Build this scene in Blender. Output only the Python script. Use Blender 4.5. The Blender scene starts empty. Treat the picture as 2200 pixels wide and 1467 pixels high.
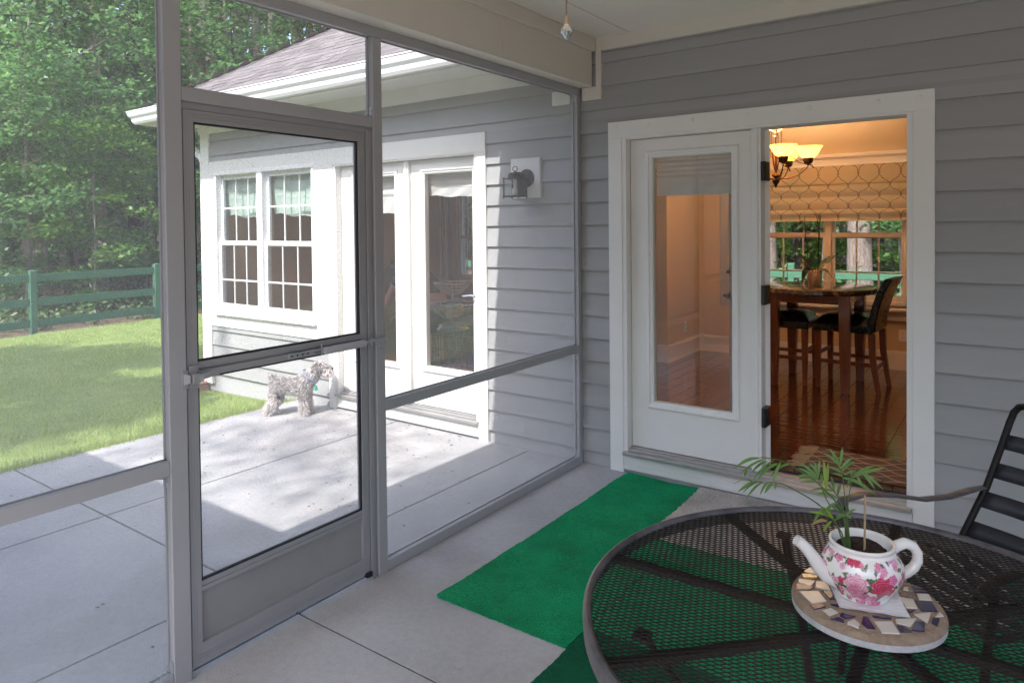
SUN_E, SKY_E, BULB_E, EXPO = 2.0, .15, 7, 1.95
import bpy, math, random
import numpy as np
from mathutils import Vector, Matrix
R = math.radians
C = bpy.context.scene.collection
rng = np.random.default_rng(7)
random.seed(7)

# ---------------------------------------------------------------- helpers
class MB:
    """collects shapes; build() links them as ONE mesh object"""
    def __init__(s): s.v = []; s.f = []; s.m = []
    def add(s, vs, fs, m=0):
        o = len(s.v); s.v += [tuple(map(float, p)) for p in vs]
        for f in fs: s.f.append([i + o for i in f]); s.m.append(m)
    def box(s, x0, x1, y0, y1, z0, z1, m=0):
        s.add([(x0,y0,z0),(x1,y0,z0),(x1,y1,z0),(x0,y1,z0),(x0,y0,z1),(x1,y0,z1),(x1,y1,z1),(x0,y1,z1)],
              [(0,3,2,1),(4,5,6,7),(0,1,5,4),(1,2,6,5),(2,3,7,6),(3,0,4,7)], m); return s
    def bar(s, p, q, w, h, up=(0,0,1), m=0):
        p, q = Vector(p), Vector(q); d = (q-p).normalized(); up = Vector(up)
        a = d.cross(up)
        if a.length < 1e-6: a = d.cross(Vector((1,0,0)))
        a.normalize(); b = a.cross(d); vs = []
        for c in (p, q):
            for i, j in ((-1,-1),(1,-1),(1,1),(-1,1)): vs.append(c + a*(i*w/2) + b*(j*h/2))
        s.add(vs, [(3,2,1,0),(4,5,6,7),(0,1,5,4),(1,2,6,5),(2,3,7,6),(3,0,4,7)], m); return s
    def tube(s, pts, r, n=8, m=0, closed=False, caps=True, flat=None):
        pts = [Vector(p) for p in pts]; k = len(pts)
        rs = r if isinstance(r, (list, tuple)) else [r]*k
        t0 = (pts[1]-pts[0]).normalized()
        a = t0.orthogonal().normalized() if flat is None else Vector(flat)
        vs = []; fs = []
        for i in range(k):
            if closed: t = (pts[(i+1)%k]-pts[i-1]).normalized()
            else: t = (pts[min(i+1,k-1)]-pts[max(i-1,0)]).normalized()
            a = (a - t*a.dot(t))
            if a.length < 1e-6: a = t.orthogonal()
            a.normalize(); b = t.cross(a)
            for j in range(n):
                g = 2*math.pi*j/n
                if isinstance(rs[i], tuple): vs.append(pts[i] + a*(math.cos(g)*rs[i][0]) + b*(math.sin(g)*rs[i][1]))
                else: vs.append(pts[i] + (a*math.cos(g) + b*math.sin(g))*rs[i])
        K = k if closed else k-1
        for i in range(K):
            for j in range(n):
                i2 = (i+1) % k; fs.append((i*n+j, i*n+(j+1)%n, i2*n+(j+1)%n, i2*n+j))
        if caps and not closed:
            fs.append(tuple(range(n-1,-1,-1))); fs.append(tuple((k-1)*n+j for j in range(n)))
        s.add(vs, fs, m); return s
    def ring(s, c, rad, r, n=48, k=8, nrm=(0,0,1), m=0):
        nrm = Vector(nrm).normalized(); a = nrm.orthogonal().normalized(); b = nrm.cross(a); c = Vector(c)
        return s.tube([c + (a*math.cos(t)+b*math.sin(t))*rad for t in [2*math.pi*i/n for i in range(n)]], r, k, m, closed=True)
    def lathe(s, prof, c=(0,0,0), n=32, m=0, axis=None):
        vs = []; fs = []; k = len(prof); c = Vector(c)
        if axis is None: A,B,Z = Vector((1,0,0)),Vector((0,1,0)),Vector((0,0,1))
        else: Z = Vector(axis).normalized(); A = Z.orthogonal().normalized(); B = Z.cross(A)
        for r, z in prof:
            for j in range(n):
                g = 2*math.pi*j/n; vs.append(c + A*(r*math.cos(g)) + B*(r*math.sin(g)) + Z*z)
        for i in range(k-1):
            for j in range(n): fs.append((i*n+j, i*n+(j+1)%n, (i+1)*n+(j+1)%n, (i+1)*n+j))
        fs.append(tuple(range(n-1,-1,-1))); fs.append(tuple((k-1)*n+j for j in range(n)))
        s.add(vs, fs, m); return s
    def prism(s, poly, vec, m=0):
        n = len(poly); vec = Vector(vec); P = [Vector(p) for p in poly]
        s.add(P + [p+vec for p in P], [tuple(range(n-1,-1,-1)), tuple(range(n,2*n))] + [(i,(i+1)%n,n+(i+1)%n,n+i) for i in range(n)], m); return s
    def quad(s, a, b, c, d, m=0): s.add([a,b,c,d], [(0,1,2,3)], m); return s
    def build(s, name, mats, parent=None, bevel=0, smooth=None, seg=1):
        me = bpy.data.meshes.new(name)
        off = wloc(parent)
        me.from_pydata([(x-off[0],y-off[1],z-off[2]) for x,y,z in s.v], [], s.f)
        mats = mats if isinstance(mats, (list,tuple)) else [mats]
        for m in mats: me.materials.append(m)
        if any(s.m): me.polygons.foreach_set('material_index', s.m)
        me.update()
        if smooth is not None: shade(me, smooth)
        o = bpy.data.objects.new(name, me); C.objects.link(o); o.parent = parent
        if bevel:
            b = o.modifiers.new('Bevel','BEVEL'); b.width = bevel; b.segments = seg; b.limit_method = 'ANGLE'; b.angle_limit = R(40)
        return o
def shade(me, ang=40):
    me.polygons.foreach_set('use_smooth', [True]*len(me.polygons))
    try: me.set_sharp_from_angle(angle=R(ang))
    except Exception: pass
def wloc(p):
    v = Vector((0,0,0))
    while p is not None: v = v + p.location; p = p.parent
    return v
def empty(name, loc, label, cat, group=None, kind=None):
    o = bpy.data.objects.new(name, None); o.empty_display_size = .1; C.objects.link(o); o.location = loc
    return tag(o, label, cat, group, kind)
def tag(o, label=None, cat=None, group=None, kind=None):
    if label: o['label'] = label
    if cat: o['category'] = cat
    if group: o['group'] = group
    if kind: o['kind'] = kind
    return o
def kids(o): return [c for c in bpy.data.objects if c.parent == o]
def copy_tree(o, loc=None, rz=None, sc=None, label=None):
    r = o.copy(); C.objects.link(r)
    if loc is not None: r.location = loc
    if rz is not None: r.rotation_euler = (0,0,rz)
    if sc is not None: r.scale = sc if isinstance(sc,(tuple,list)) else (sc,sc,sc)
    if label: r['label'] = label
    for c in kids(o):
        d = c.copy(); C.objects.link(d); d.parent = r
        for g in kids(c):
            e = g.copy(); C.objects.link(e); e.parent = d
    return r
def fastmesh(name, V, nper, mats, parent=None, mi=None, attr=None):
    """V: (n*nper,3) array of separate polygons with nper corners each"""
    n = len(V)//nper
    off = np.array(wloc(parent)); V = V - off
    me = bpy.data.meshes.new(name); me.vertices.add(len(V)); me.vertices.foreach_set('co', V.astype(np.float32).ravel())
    me.loops.add(len(V)); me.loops.foreach_set('vertex_index', np.arange(len(V), dtype=np.int32))
    me.polygons.add(n); me.polygons.foreach_set('loop_start', np.arange(0,len(V),nper,dtype=np.int32))
    for m in (mats if isinstance(mats,(list,tuple)) else [mats]): me.materials.append(m)
    if mi is not None: me.polygons.foreach_set('material_index', mi.astype(np.int32))
    me.update(calc_edges=True); me.validate()
    if attr is not None:
        a = me.color_attributes.new('Col','FLOAT_COLOR','POINT'); a.data.foreach_set('color', attr.astype(np.float32).ravel())
    o = bpy.data.objects.new(name, me); C.objects.link(o); o.parent = parent
    return o
def rects(x0, x1, z0, z1, holes):
    xs = sorted({x0,x1} | {min(max(v,x0),x1) for h in holes for v in h[:2]}); zs = sorted({z0,z1} | {min(max(v,z0),z1) for h in holes for v in h[2:]})
    out = []
    for a, b in zip(zs, zs[1:]):
        run = None
        for c, d in zip(xs, xs[1:]):
            mx, mz = (c+d)/2, (a+b)/2
            if any(h[0] < mx < h[1] and h[2] < mz < h[3] for h in holes):
                if run: out.append((run[0],run[1],a,b)); run = None
            else: run = [run[0] if run else c, d]
        if run: out.append((run[0],run[1],a,b))
    return out

# ---------------------------------------------------------------- materials
def newmat(name):
    m = bpy.data.materials.new(name); m.use_nodes = True; nt = m.node_tree; nt.nodes.clear()
    return m, nt, lambda t, **k: _node(nt, t, k)
def _node(nt, t, k):
    n = nt.nodes.new(t)
    for a, b in k.items():
        if a in n.inputs: n.inputs[a].default_value = b
        else: setattr(n, a, b)
    return n
def ramp(nt, stops):
    n = nt.nodes.new('ShaderNodeValToRGB'); e = n.color_ramp.elements
    while len(e) < len(stops): e.new(.5)
    for x, (p, c) in zip(e, stops): x.position = p; x.color = (*c, 1) if len(c) == 3 else c
    return n
def mat(name, col, rough=.5, metal=0, spec=.5, var=0, vscale=6, bump=0, bscale=60, col2=None, coat=0, stretch=None, speck=None, trans=0, detail=6, bdist=.01):
    """principled paint: noise between col and col2 (or col*(1-var)), optional fine bump and specks"""
    m, nt, N = newmat(name); L = nt.links.new
    out = N('ShaderNodeOutputMaterial'); b = N('ShaderNodeBsdfPrincipled'); L(b.outputs[0], out.inputs[0])
    b.inputs['Roughness'].default_value = rough; b.inputs['Metallic'].default_value = metal; b.inputs['Specular IOR Level'].default_value = spec
    b.inputs['Coat Weight'].default_value = coat
    b.inputs['Base Color'].default_value = (*col, 1)
    tc = N('ShaderNodeTexCoord'); mp = N('ShaderNodeMapping'); L(tc.outputs['Object'], mp.inputs[0])
    if stretch: mp.inputs['Scale'].default_value = stretch
    if var or col2:
        n = N('ShaderNodeTexNoise', Scale=vscale, Detail=detail, Roughness=.6); L(mp.outputs[0], n.inputs['Vector'])
        c2 = col2 or tuple(c*(1-var) for c in col)
        r = ramp(nt, [(.3, c2), (.7, col)]); L(n.outputs['Fac'], r.inputs[0]); src = r.outputs[0]
        if speck:
            n2 = N('ShaderNodeTexNoise', Scale=speck[0], Detail=2); L(mp.outputs[0], n2.inputs['Vector'])
            r2 = ramp(nt, [(speck[1], (0,0,0)), (speck[1]+.06, (1,1,1))]); L(n2.outputs['Fac'], r2.inputs[0])
            mx = N('ShaderNodeMix', data_type='RGBA'); L(r2.outputs[0], mx.inputs[0]); L(src, mx.inputs[6]); mx.inputs[7].default_value = (*speck[2],1); src = mx.outputs[2]
        L(src, b.inputs['Base Color'])
        rr = N('ShaderNodeMapRange'); rr.inputs['To Min'].default_value = rough*.85; rr.inputs['To Max'].default_value = min(1,rough*1.15); L(n.outputs['Fac'], rr.inputs[0]); L(rr.outputs[0], b.inputs['Roughness'])
    if bump:
        n3 = N('ShaderNodeTexNoise', Scale=bscale, Detail=4); L(mp.outputs[0], n3.inputs['Vector'])
        bp = N('ShaderNodeBump', Strength=bump, Distance=bdist); L(n3.outputs['Fac'], bp.inputs['Height']); L(bp.outputs[0], b.inputs['Normal'])
    if trans:
        t = N('ShaderNodeBsdfTranslucent'); t.inputs[0].default_value = (*[min(1,c*1.2) for c in col],1)
        mx = N('ShaderNodeMixShader'); mx.inputs[0].default_value = trans; L(b.outputs[0], mx.inputs[1]); L(t.outputs[0], mx.inputs[2]); L(mx.outputs[0], out.inputs[0])
    return m
def glassmat(name, tint=(.96,.98,.97), gain=1.6, rough=0.0, wave=0):
    m, nt, N = newmat(name); L = nt.links.new
    out = N('ShaderNodeOutputMaterial'); t = N('ShaderNodeBsdfTransparent'); t.inputs[0].default_value = (*tint,1)
    g = N('ShaderNodeBsdfGlossy'); g.inputs['Roughness'].default_value = rough
    ge = N('ShaderNodeNewGeometry'); dt_ = N('ShaderNodeVectorMath', operation='DOT_PRODUCT'); L(ge.outputs['Incoming'], dt_.inputs[0]); L(ge.outputs['True Normal'], dt_.inputs[1])
    ab = N('ShaderNodeMath', operation='ABSOLUTE'); L(dt_.outputs['Value'], ab.inputs[0])
    iv = N('ShaderNodeMath', operation='SUBTRACT'); iv.inputs[0].default_value = 1; L(ab.outputs[0], iv.inputs[1])
    pw = N('ShaderNodeMath', operation='POWER'); pw.inputs[1].default_value = 5; L(iv.outputs[0], pw.inputs[0])
    f = N('ShaderNodeMath', operation='MULTIPLY_ADD'); f.inputs[1].default_value = .96; f.inputs[2].default_value = .04; L(pw.outputs[0], f.inputs[0])
    k = N('ShaderNodeMath', operation='MULTIPLY'); k.inputs[1].default_value = gain; k.use_clamp = True; L(f.outputs[0], k.inputs[0])
    mx = N('ShaderNodeMixShader'); L(k.outputs[0], mx.inputs[0]); L(t.outputs[0], mx.inputs[1]); L(g.outputs[0], mx.inputs[2]); L(mx.outputs[0], out.inputs[0])
    if wave:
        tc = N('ShaderNodeTexCoord'); n = N('ShaderNodeTexNoise', Scale=2.2, Detail=1); L(tc.outputs['Object'], n.inputs['Vector'])
        bp = N('ShaderNodeBump', Strength=wave, Distance=.02); L(n.outputs['Fac'], bp.inputs['Height']); L(bp.outputs[0], g.inputs['Normal'])
    return m
def screenmat(name, col, fac):
    """woven insect screen: open weave seen through, fibres catch light; faint weave and dust"""
    m, nt, N = newmat(name); L = nt.links.new
    out = N('ShaderNodeOutputMaterial'); t = N('ShaderNodeBsdfTransparent'); d = N('ShaderNodeBsdfDiffuse'); d.inputs[0].default_value = (*col,1)
    tl = N('ShaderNodeBsdfTranslucent'); tl.inputs[0].default_value = (*col,1)
    a = N('ShaderNodeMixShader'); a.inputs[0].default_value = .45; L(d.outputs[0], a.inputs[1]); L(tl.outputs[0], a.inputs[2])
    tc = N('ShaderNodeTexCoord'); n = N('ShaderNodeTexNoise', Scale=3.0, Detail=5); L(tc.outputs['Object'], n.inputs['Vector'])
    n2 = N('ShaderNodeTexNoise', Scale=420, Detail=1); L(tc.outputs['Object'], n2.inputs['Vector'])
    r = N('ShaderNodeMapRange'); r.inputs['To Min'].default_value = fac*.8; r.inputs['To Max'].default_value = fac*1.2; L(n.outputs['Fac'], r.inputs[0])
    r2 = N('ShaderNodeMapRange'); r2.inputs['From Min'].default_value=.3; r2.inputs['From Max'].default_value=.7; r2.inputs['To Min'].default_value = .7; r2.inputs['To Max'].default_value = 1.3; L(n2.outputs['Fac'], r2.inputs[0])
    k = N('ShaderNodeMath', operation='MULTIPLY'); L(r.outputs[0], k.inputs[0]); L(r2.outputs[0], k.inputs[1])
    mx = N('ShaderNodeMixShader'); L(k.outputs[0], mx.inputs[0]); L(t.outputs[0], mx.inputs[1]); L(a.outputs[0], mx.inputs[2]); L(mx.outputs[0], out.inputs[0])
    return m
def leafmat(name, cols, trans=.35, rough=.45, attr=False):
    m, nt, N = newmat(name); L = nt.links.new
    out = N('ShaderNodeOutputMaterial'); b = N('ShaderNodeBsdfPrincipled', Roughness=rough); t = N('ShaderNodeBsdfTranslucent')
    g = N('ShaderNodeNewGeometry'); k = len(cols)
    r = ramp(nt, [(i/(k-1), c) for i, c in enumerate(cols)]); L(g.outputs['Random Per Island'], r.inputs[0])
    L(r.outputs[0], b.inputs['Base Color']); hs = N('ShaderNodeHueSaturation', Value=1.35, Saturation=1.05); L(r.outputs[0], hs.inputs['Color']); L(hs.outputs[0], t.inputs[0])
    mx = N('ShaderNodeMixShader'); mx.inputs[0].default_value = trans; L(b.outputs[0], mx.inputs[1]); L(t.outputs[0], mx.inputs[2]); L(mx.outputs[0], out.inputs[0])
    return m
def attrmat(name, rough=.5, coat=0, spec=.5, bump=0, bscale=300):
    m, nt, N = newmat(name); L = nt.links.new
    out = N('ShaderNodeOutputMaterial'); b = N('ShaderNodeBsdfPrincipled', Roughness=rough); b.inputs['Coat Weight'].default_value = coat; b.inputs['Specular IOR Level'].default_value = spec
    a = N('ShaderNodeAttribute', attribute_name='Col'); L(a.outputs['Color'], b.inputs['Base Color']); L(b.outputs[0], out.inputs[0])
    if bump:
        tc = N('ShaderNodeTexCoord'); n = N('ShaderNodeTexNoise', Scale=bscale); L(tc.outputs['Object'], n.inputs['Vector']); bp = N('ShaderNodeBump', Strength=bump, Distance=.003); L(n.outputs['Fac'], bp.inputs['Height']); L(bp.outputs[0], b.inputs['Normal'])
    return m
def emitmat(name, col, s, base=(.9,.8,.6)):
    m, nt, N = newmat(name); L = nt.links.new
    out = N('ShaderNodeOutputMaterial'); b = N('ShaderNodeBsdfPrincipled', Roughness=.35); b.inputs['Base Color'].default_value = (*base,1)
    tc = N('ShaderNodeTexCoord'); n = N('ShaderNodeTexNoise', Scale=14, Detail=5, Distortion=1.5); L(tc.outputs['Object'], n.inputs['Vector'])
    r = ramp(nt, [(.35, tuple(c*.62 for c in col)), (.62, col)]); L(n.outputs['Fac'], r.inputs[0]); L(r.outputs[0], b.inputs['Emission Color'])
    b.inputs['Emission Strength'].default_value = s
    t = N('ShaderNodeBsdfTranslucent'); L(r.outputs[0], t.inputs[0]); mx = N('ShaderNodeMixShader'); mx.inputs[0].default_value = .62; L(b.outputs[0], mx.inputs[1]); L(t.outputs[0], mx.inputs[2]); L(mx.outputs[0], out.inputs[0]); return m

def sidingmat():
    m = mat('siding_paint', (.355,.354,.348), .60, var=.07, vscale=2.2, bump=.14, bscale=70, bdist=.004, stretch=(.6,6,6)); nt = m.node_tree; L = nt.links.new
    b = [n for n in nt.nodes if n.type == 'BSDF_PRINCIPLED'][0]; src = b.inputs['Base Color'].links[0].from_socket
    g = nt.nodes.new('ShaderNodeNewGeometry'); mr = nt.nodes.new('ShaderNodeMapRange'); mr.inputs['To Min'].default_value = .93; mr.inputs['To Max'].default_value = 1.05; L(g.outputs['Random Per Island'], mr.inputs[0])
    hs = nt.nodes.new('ShaderNodeHueSaturation'); L(mr.outputs[0], hs.inputs['Value']); L(src, hs.inputs['Color']); L(hs.outputs[0], b.inputs['Base Color']); return m
def concretemat():
    m, nt, N = newmat('broom_concrete'); L = nt.links.new
    out = N('ShaderNodeOutputMaterial'); b = N('ShaderNodeBsdfPrincipled', Roughness=.86); L(b.outputs[0], out.inputs[0]); b.inputs['Specular IOR Level'].default_value = .3
    tc = N('ShaderNodeTexCoord')
    def noise(sc, det, stretch=None, dist=0):
        n = N('ShaderNodeTexNoise', Scale=sc, Detail=det, Distortion=dist)
        if stretch:
            mp = N('ShaderNodeMapping'); mp.inputs['Scale'].default_value = stretch; mp.inputs['Rotation'].default_value = (0,0,.5); L(tc.outputs['Object'], mp.inputs[0]); L(mp.outputs[0], n.inputs['Vector'])
        else: L(tc.outputs['Object'], n.inputs['Vector'])
        return n.outputs['Fac']
    def mul(a, stops, f):
        r = ramp(nt, stops); L(f, r.inputs[0]); mx = N('ShaderNodeMix', data_type='RGBA', blend_type='MULTIPLY'); mx.inputs[0].default_value = 1; L(a, mx.inputs[6]); L(r.outputs[0], mx.inputs[7]); return mx.outputs[2]
    r = ramp(nt, [(.3,(.36,.355,.355)),(.5,(.42,.412,.412)),(.72,(.475,.463,.46))]); L(noise(1.7,10), r.inputs[0]); c = r.outputs[0]
    c = mul(c, [(.30,(.88,.86,.84)),(.47,(1,1,1))], noise(.9,5,None,1.2))            # broad stains
    c = mul(c, [(.36,(.95,.94,.93)),(.60,(1.02,1.02,1.02))], noise(34,6))              # mottling
    c = mul(c, [(.27,(.55,.53,.51)),(.33,(1,1,1))], noise(120,2))                       # pits and grit
    c = mul(c, [(.66,(1,1,1)),(.72,(1.25,1.24,1.22))], noise(170,2))                    # pale sand grains
    v = N('ShaderNodeTexVoronoi', Scale=1.3, feature='DISTANCE_TO_EDGE'); w = N('ShaderNodeTexNoise', Scale=5, Detail=6); L(tc.outputs['Object'], w.inputs['Vector'])
    ad = N('ShaderNodeMixRGB'); ad.inputs[0].default_value = .14; L(tc.outputs['Object'], ad.inputs[1]); L(w.outputs['Color'], ad.inputs[2]); L(ad.outputs[0], v.inputs['Vector'])
    gate = ramp(nt, [(.68,(0,0,0)),(.72,(.6,.6,.6))]); L(noise(.8,2), gate.inputs[0]); cr_ = ramp(nt, [(.0,(.45,.43,.41)),(.006,(1,1,1))]); L(v.outputs[0], cr_.inputs[0])
    mx = N('ShaderNodeMix', data_type='RGBA', blend_type='MULTIPLY'); L(gate.outputs[0], mx.inputs[0]); L(c, mx.inputs[6]); L(cr_.outputs[0], mx.inputs[7]); L(mx.outputs[2], b.inputs['Base Color'])
    bp = N('ShaderNodeBump', Strength=.45, Distance=.004); s_ = N('ShaderNodeMath', operation='ADD'); L(noise(150,3), s_.inputs[0]); L(noise(3,3,(60,2,1)), s_.inputs[1]); L(s_.outputs[0], bp.inputs['Height']); L(bp.outputs[0], b.inputs['Normal'])
    return m

M = {}
M['siding'] = sidingmat()
M['trim'] = mat('trim_paint', (.79,.775,.74), .5, var=.05, vscale=3, bump=.06, bscale=120, bdist=.003)
M['trimwood'] = mat('trim_board_paint', (.72,.72,.69), .55, var=.12, vscale=5, bump=.5, bscale=24, bdist=.004, stretch=(1.2,9,9))
M['beam'] = mat('beam_paint', (.66,.62,.54), .55, var=.04, vscale=3, bump=.06, bscale=150, bdist=.003)
M['ceil'] = mat('ceiling_paint', (.76,.72,.64), .5, var=.05, vscale=2)
M['alu'] = mat('frame_enamel', (.375,.375,.38), .42, var=.06, vscale=4, spec=.5)
M['alu2'] = mat('door_enamel', (.315,.315,.32), .4, var=.06, vscale=4)
M['galv'] = mat('bracket_metal', (.50,.51,.53), .4, metal=.5, var=.15, vscale=40)
M['spline'] = mat('black_spline', (.015,.015,.018), .6)
M['screen'] = screenmat('insect_screen', (.78,.78,.80), .25)
M['glass'] = glassmat('door_glass', gain=1.2); M['glassout'] = glassmat('outside_glass', gain=2.4)
M['glassw'] = glassmat('wavy_door_glass', gain=5.5, wave=.06)
M['concrete'] = concretemat()
M['found'] = mat('foundation_block', (.24,.235,.23), .9, col2=(.09,.085,.08), vscale=9, bump=.8, bscale=50, bdist=.01)
M['joint'] = mat('joint_filler', (.045,.04,.037), .95)
M['metalsill'] = mat('threshold_metal', (.55,.53,.50), .35, metal=.7, var=.2, vscale=12)
M['black'] = mat('black_hardware', (.012,.012,.014), .35)
M['nickel'] = mat('nickel_handle', (.55,.55,.55), .25, metal=.9)
M['vinyl'] = mat('window_vinyl', (.84,.84,.83), .4, var=.03)
M['shingle'] = None
M['gutter'] = mat('gutter_enamel', (.85,.85,.84), .35, var=.04)
M['soil'] = mat('potting_soil', (.05,.028,.015), .95, col2=(.012,.007,.004), vscale=90, bump=1, bscale=120, bdist=.01)
# ---------------------------------------------------------------- house
house = empty('house', (0,0,0), 'grey lap-sided house with white trim, two pairs of glass doors and a shingled hip roof', 'house')
DB = dict(a=.31, b=1.96, o0=.214, o1=2.056)          # door from the porch: casing inner and outer edges
HOLE_B = (DB['o0'], DB['o1'], -1, 2.287); HOLE_C = (-4.51, -.812, .60, 2.318); HOLE_C2 = (-2.62, -.812, -1, 2.318)
P = .1524; Z0 = .0948
sd = MB()
def siding(mb, x0, x1, j0, j1, holes, ztop):
    for j in range(j0, j1):
        za, zb = Z0+P*j, min(Z0+P*(j+1), ztop)
        if za >= ztop: break
        for (a,b,c,d) in rects(x0, x1, za, zb, holes):
            ya = -.0125+.0195*(c-za)/P; yb = -.0125+.0195*(d-za)/P; t = .010 if c == za else 0.0
            # board: front face slopes back as it rises, square butt below
            mb.add([(a,ya,c),(b,ya,c),(b,yb,d),(a,yb,d),(a,.012,c),(b,.012,c),(b,.012,d),(a,.012,d)],
                   [(0,1,2,3),(0,4,5,1),(1,5,6,2),(3,7,4,0),(3,2,6,7)])
holes = [HOLE_B, HOLE_C, HOLE_C2]
siding(sd, -4.515, 4.9, 0, 18, holes, 2.75)
sd.build('siding', M['siding'], house)
core = MB()
OPEN = [(DB['a'],DB['b'],.11,2.18), (-2.535,-.90,.11,2.17), (-4.40,-2.79,.755,2.205)]
for (a,b,c,d) in rects(-4.64, 4.9, -.1, 2.95, OPEN): core.box(a,b,.013,.139,c,d)
core.box(-4.639,-4.50,.139,3.62,-.1,2.95)                                  # far side wall
FW = (.11,1.545,.80,2.2); FW2 = (-4.98,-4.36,.80,2.2); FW3 = (-4.08,-3.3,.80,2.2)
for (a,b,c,d) in rects(-4.64, 4.9, -.1, 2.95, [FW,(-4.45,-4.32,.85,2.2),(-4.12,-3.42,.85,2.2)]): core.box(a,b,3.58,3.72,c,d)
core.box(4.78,4.9,.139,3.58,-.1,2.95)
core.build('wall_core', mat('sheathing', (.4,.4,.4), .8), house)
fd = MB(); fd.box(-4.60,4.9,.018,.13,-.35,Z0)
fd.build('foundation', M['found'], house)
# white trim of the wall
t = MB(); t.box(-4.665,-4.505,-.022,.012,-.02,2.615); t.box(-4.665,-4.64,.012,.16,-.02,2.72)
t.build('corner_board', M['trim'], house, bevel=.002)
t = MB(); t.box(-4.70,-.10,-.024,.012,2.615,2.735); t.build('frieze_board', M['trim'], house, bevel=.002)
t = MB(); t.box(.166,4.9,-.024,.012,2.766,2.852); t.build('frieze_board', M['beam'], house, bevel=.002)
t = MB()
for (a,b,c,d) in rects(-4.504, -2.622, .60, 2.318, [(-4.40,-2.79,.755,2.205)]): t.box(a,b,-.019,.012,c,d)
t.build('window_surround', M['trim'], house, bevel=0)
# house behind the camera: its wall stops short, leaving the porch open to light, its eave shades the patio
t = MB(); t.box(-3.1,-.05,-4.95,-4.82,-.1,2.84); 
for j in range(18):
    za = Z0+P*j; t.add([(-3.1,-4.815,za),(-.05,-4.815,za),(-.05,-4.825,za+P),(-3.1,-4.825,za+P),(-3.1,-4.83,za),(-.05,-4.83,za)], [(3,2,1,0),(0,1,5,4)])
t.build('rear_wall', M['siding'], house)

# roof over the lit wall: hip with gutter
def shingles():
    m, nt, N = newmat('asphalt_shingles'); L = nt.links.new
    out = N('ShaderNodeOutputMaterial'); b = N('ShaderNodeBsdfPrincipled', Roughness=.9); L(b.outputs[0], out.inputs[0])
    g = N('ShaderNodeNewGeometry'); tc = N('ShaderNodeTexCoord')
    n = N('ShaderNodeTexNoise', Scale=40, Detail=6); L(tc.outputs['Object'], n.inputs['Vector'])
    r = ramp(nt, [(0,(.165,.142,.138)),(.5,(.205,.178,.173)),(1,(.255,.225,.218))]); L(g.outputs['Random Per Island'], r.inputs[0])
    r2 = ramp(nt, [(.3,(.72,.72,.72)),(.7,(1,1,1))]); L(n.outputs['Fac'], r2.inputs[0])
    mx = N('ShaderNodeMix', data_type='RGBA', blend_type='MULTIPLY'); mx.inputs[0].default_value = 1; L(r.outputs[0], mx.inputs[6]); L(r2.outputs[0], mx.inputs[7]); L(mx.outputs[2], b.inputs['Base Color'])
    return m
M['shingle'] = shingles()
EX, EY, EZ, SL = -5.03, -.47, 2.85, .66
rf = MB(); run = 2.3; XR = 6.0
ridge_z = EZ+SL*run; rx = EX+run; ry = EY+run
yb = EY+2*run
rf.add([(EX,EY,EZ),(XR,EY,EZ),(XR,ry,ridge_z),(rx,ry,ridge_z),(EX,yb,EZ),(XR,yb,EZ)], [(0,1,2,3),(4,0,3),(5,4,3,2)])
# tabs: separate courses of shingles on the front and hip faces
V = []
ex = .118; L_ = math.sqrt(1+SL*SL); nc = int(run*L_/ex)
for k in range(nc):
    s0 = k*ex/L_; s1 = (k+1.25)*ex/L_; xl = EX+s0
    x = xl + random.random()*.2
    xx = [xl]
    while x < (0.5 if k < 40 else 0): xx.append(x); x += random.uniform(.11,.26)
    for a, b in zip(xx, xx[1:]):
        th = random.choice((.005,.006,.007,.009)); 
        y0, y1 = EY+s0-.01, EY+s1
        z0, z1 = EZ+SL*(s0-.01)+th, EZ+SL*s1+.003
        a2 = max(a, EX+s1) if a == xl else a
        V += [(a,y0,z0),(b-.004,y0,z0),(b-.004,y1,z1),(a2,y1,z1)]
    yy = EY+s0+random.random()*.2
    ys = [EY+s0]
    while yy < yb-s0: ys.append(yy); yy += random.uniform(.11,.26)
    for a, b in zip(ys, ys[1:]):
        V += [(EX+s0-.01,b-.004,EZ+SL*(s0-.01)+.006),(EX+s0-.01,a,EZ+SL*(s0-.01)+.006),(EX+s1,a,EZ+SL*s1+.003),(EX+s1,b-.004,EZ+SL*s1+.003)]
roof = rf.build('roof', mat('roof_deck', (.2,.16,.15), .9), house)
sh = fastmesh('shingles', np.array(V), 4, M['shingle'], roof)
hc = MB(); d = Vector((1,1,SL)); n_ = 30
for k in range(n_):                                                         # hip cap, overlapping pieces
    a = Vector((EX,EY,EZ))+d*(k*run/n_); b = Vector((EX,EY,EZ))+d*min(run,(k+1.15)*run/n_)
    l, w = .012, .0
    for side in (Vector((.12,0,0)),Vector((0,.12,0))):
        hc.add([a+Vector((0,0,.016)), a+side+Vector((0,0,.012)), b+side+Vector((0,0,.006)), b+Vector((0,0,.009))], [(0,1,2,3)])
hc.build('hip_cap', M['shingle'], roof)
t = MB(); t.box(EX+.02,-.62,EY+.02,EY+.045,2.70,2.85); t.box(EX+.02,EX+.045,EY+.045,yb-.02,2.70,2.85)
t.build('fascia', M['trim'], house, bevel=.002)
t = MB(); t.box(EX+.045,-.62,EY+.045,-.023,2.735,2.747); t.box(EX+.045,-4.67,-.023,yb,2.735,2.747)
for k in range(60): t.box(EX+.06+k*.0745, EX+.085+k*.0745, EY+.10, EY+.11, 2.731, 2.736)
t.build('soffit', M['trim'], house)
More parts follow.
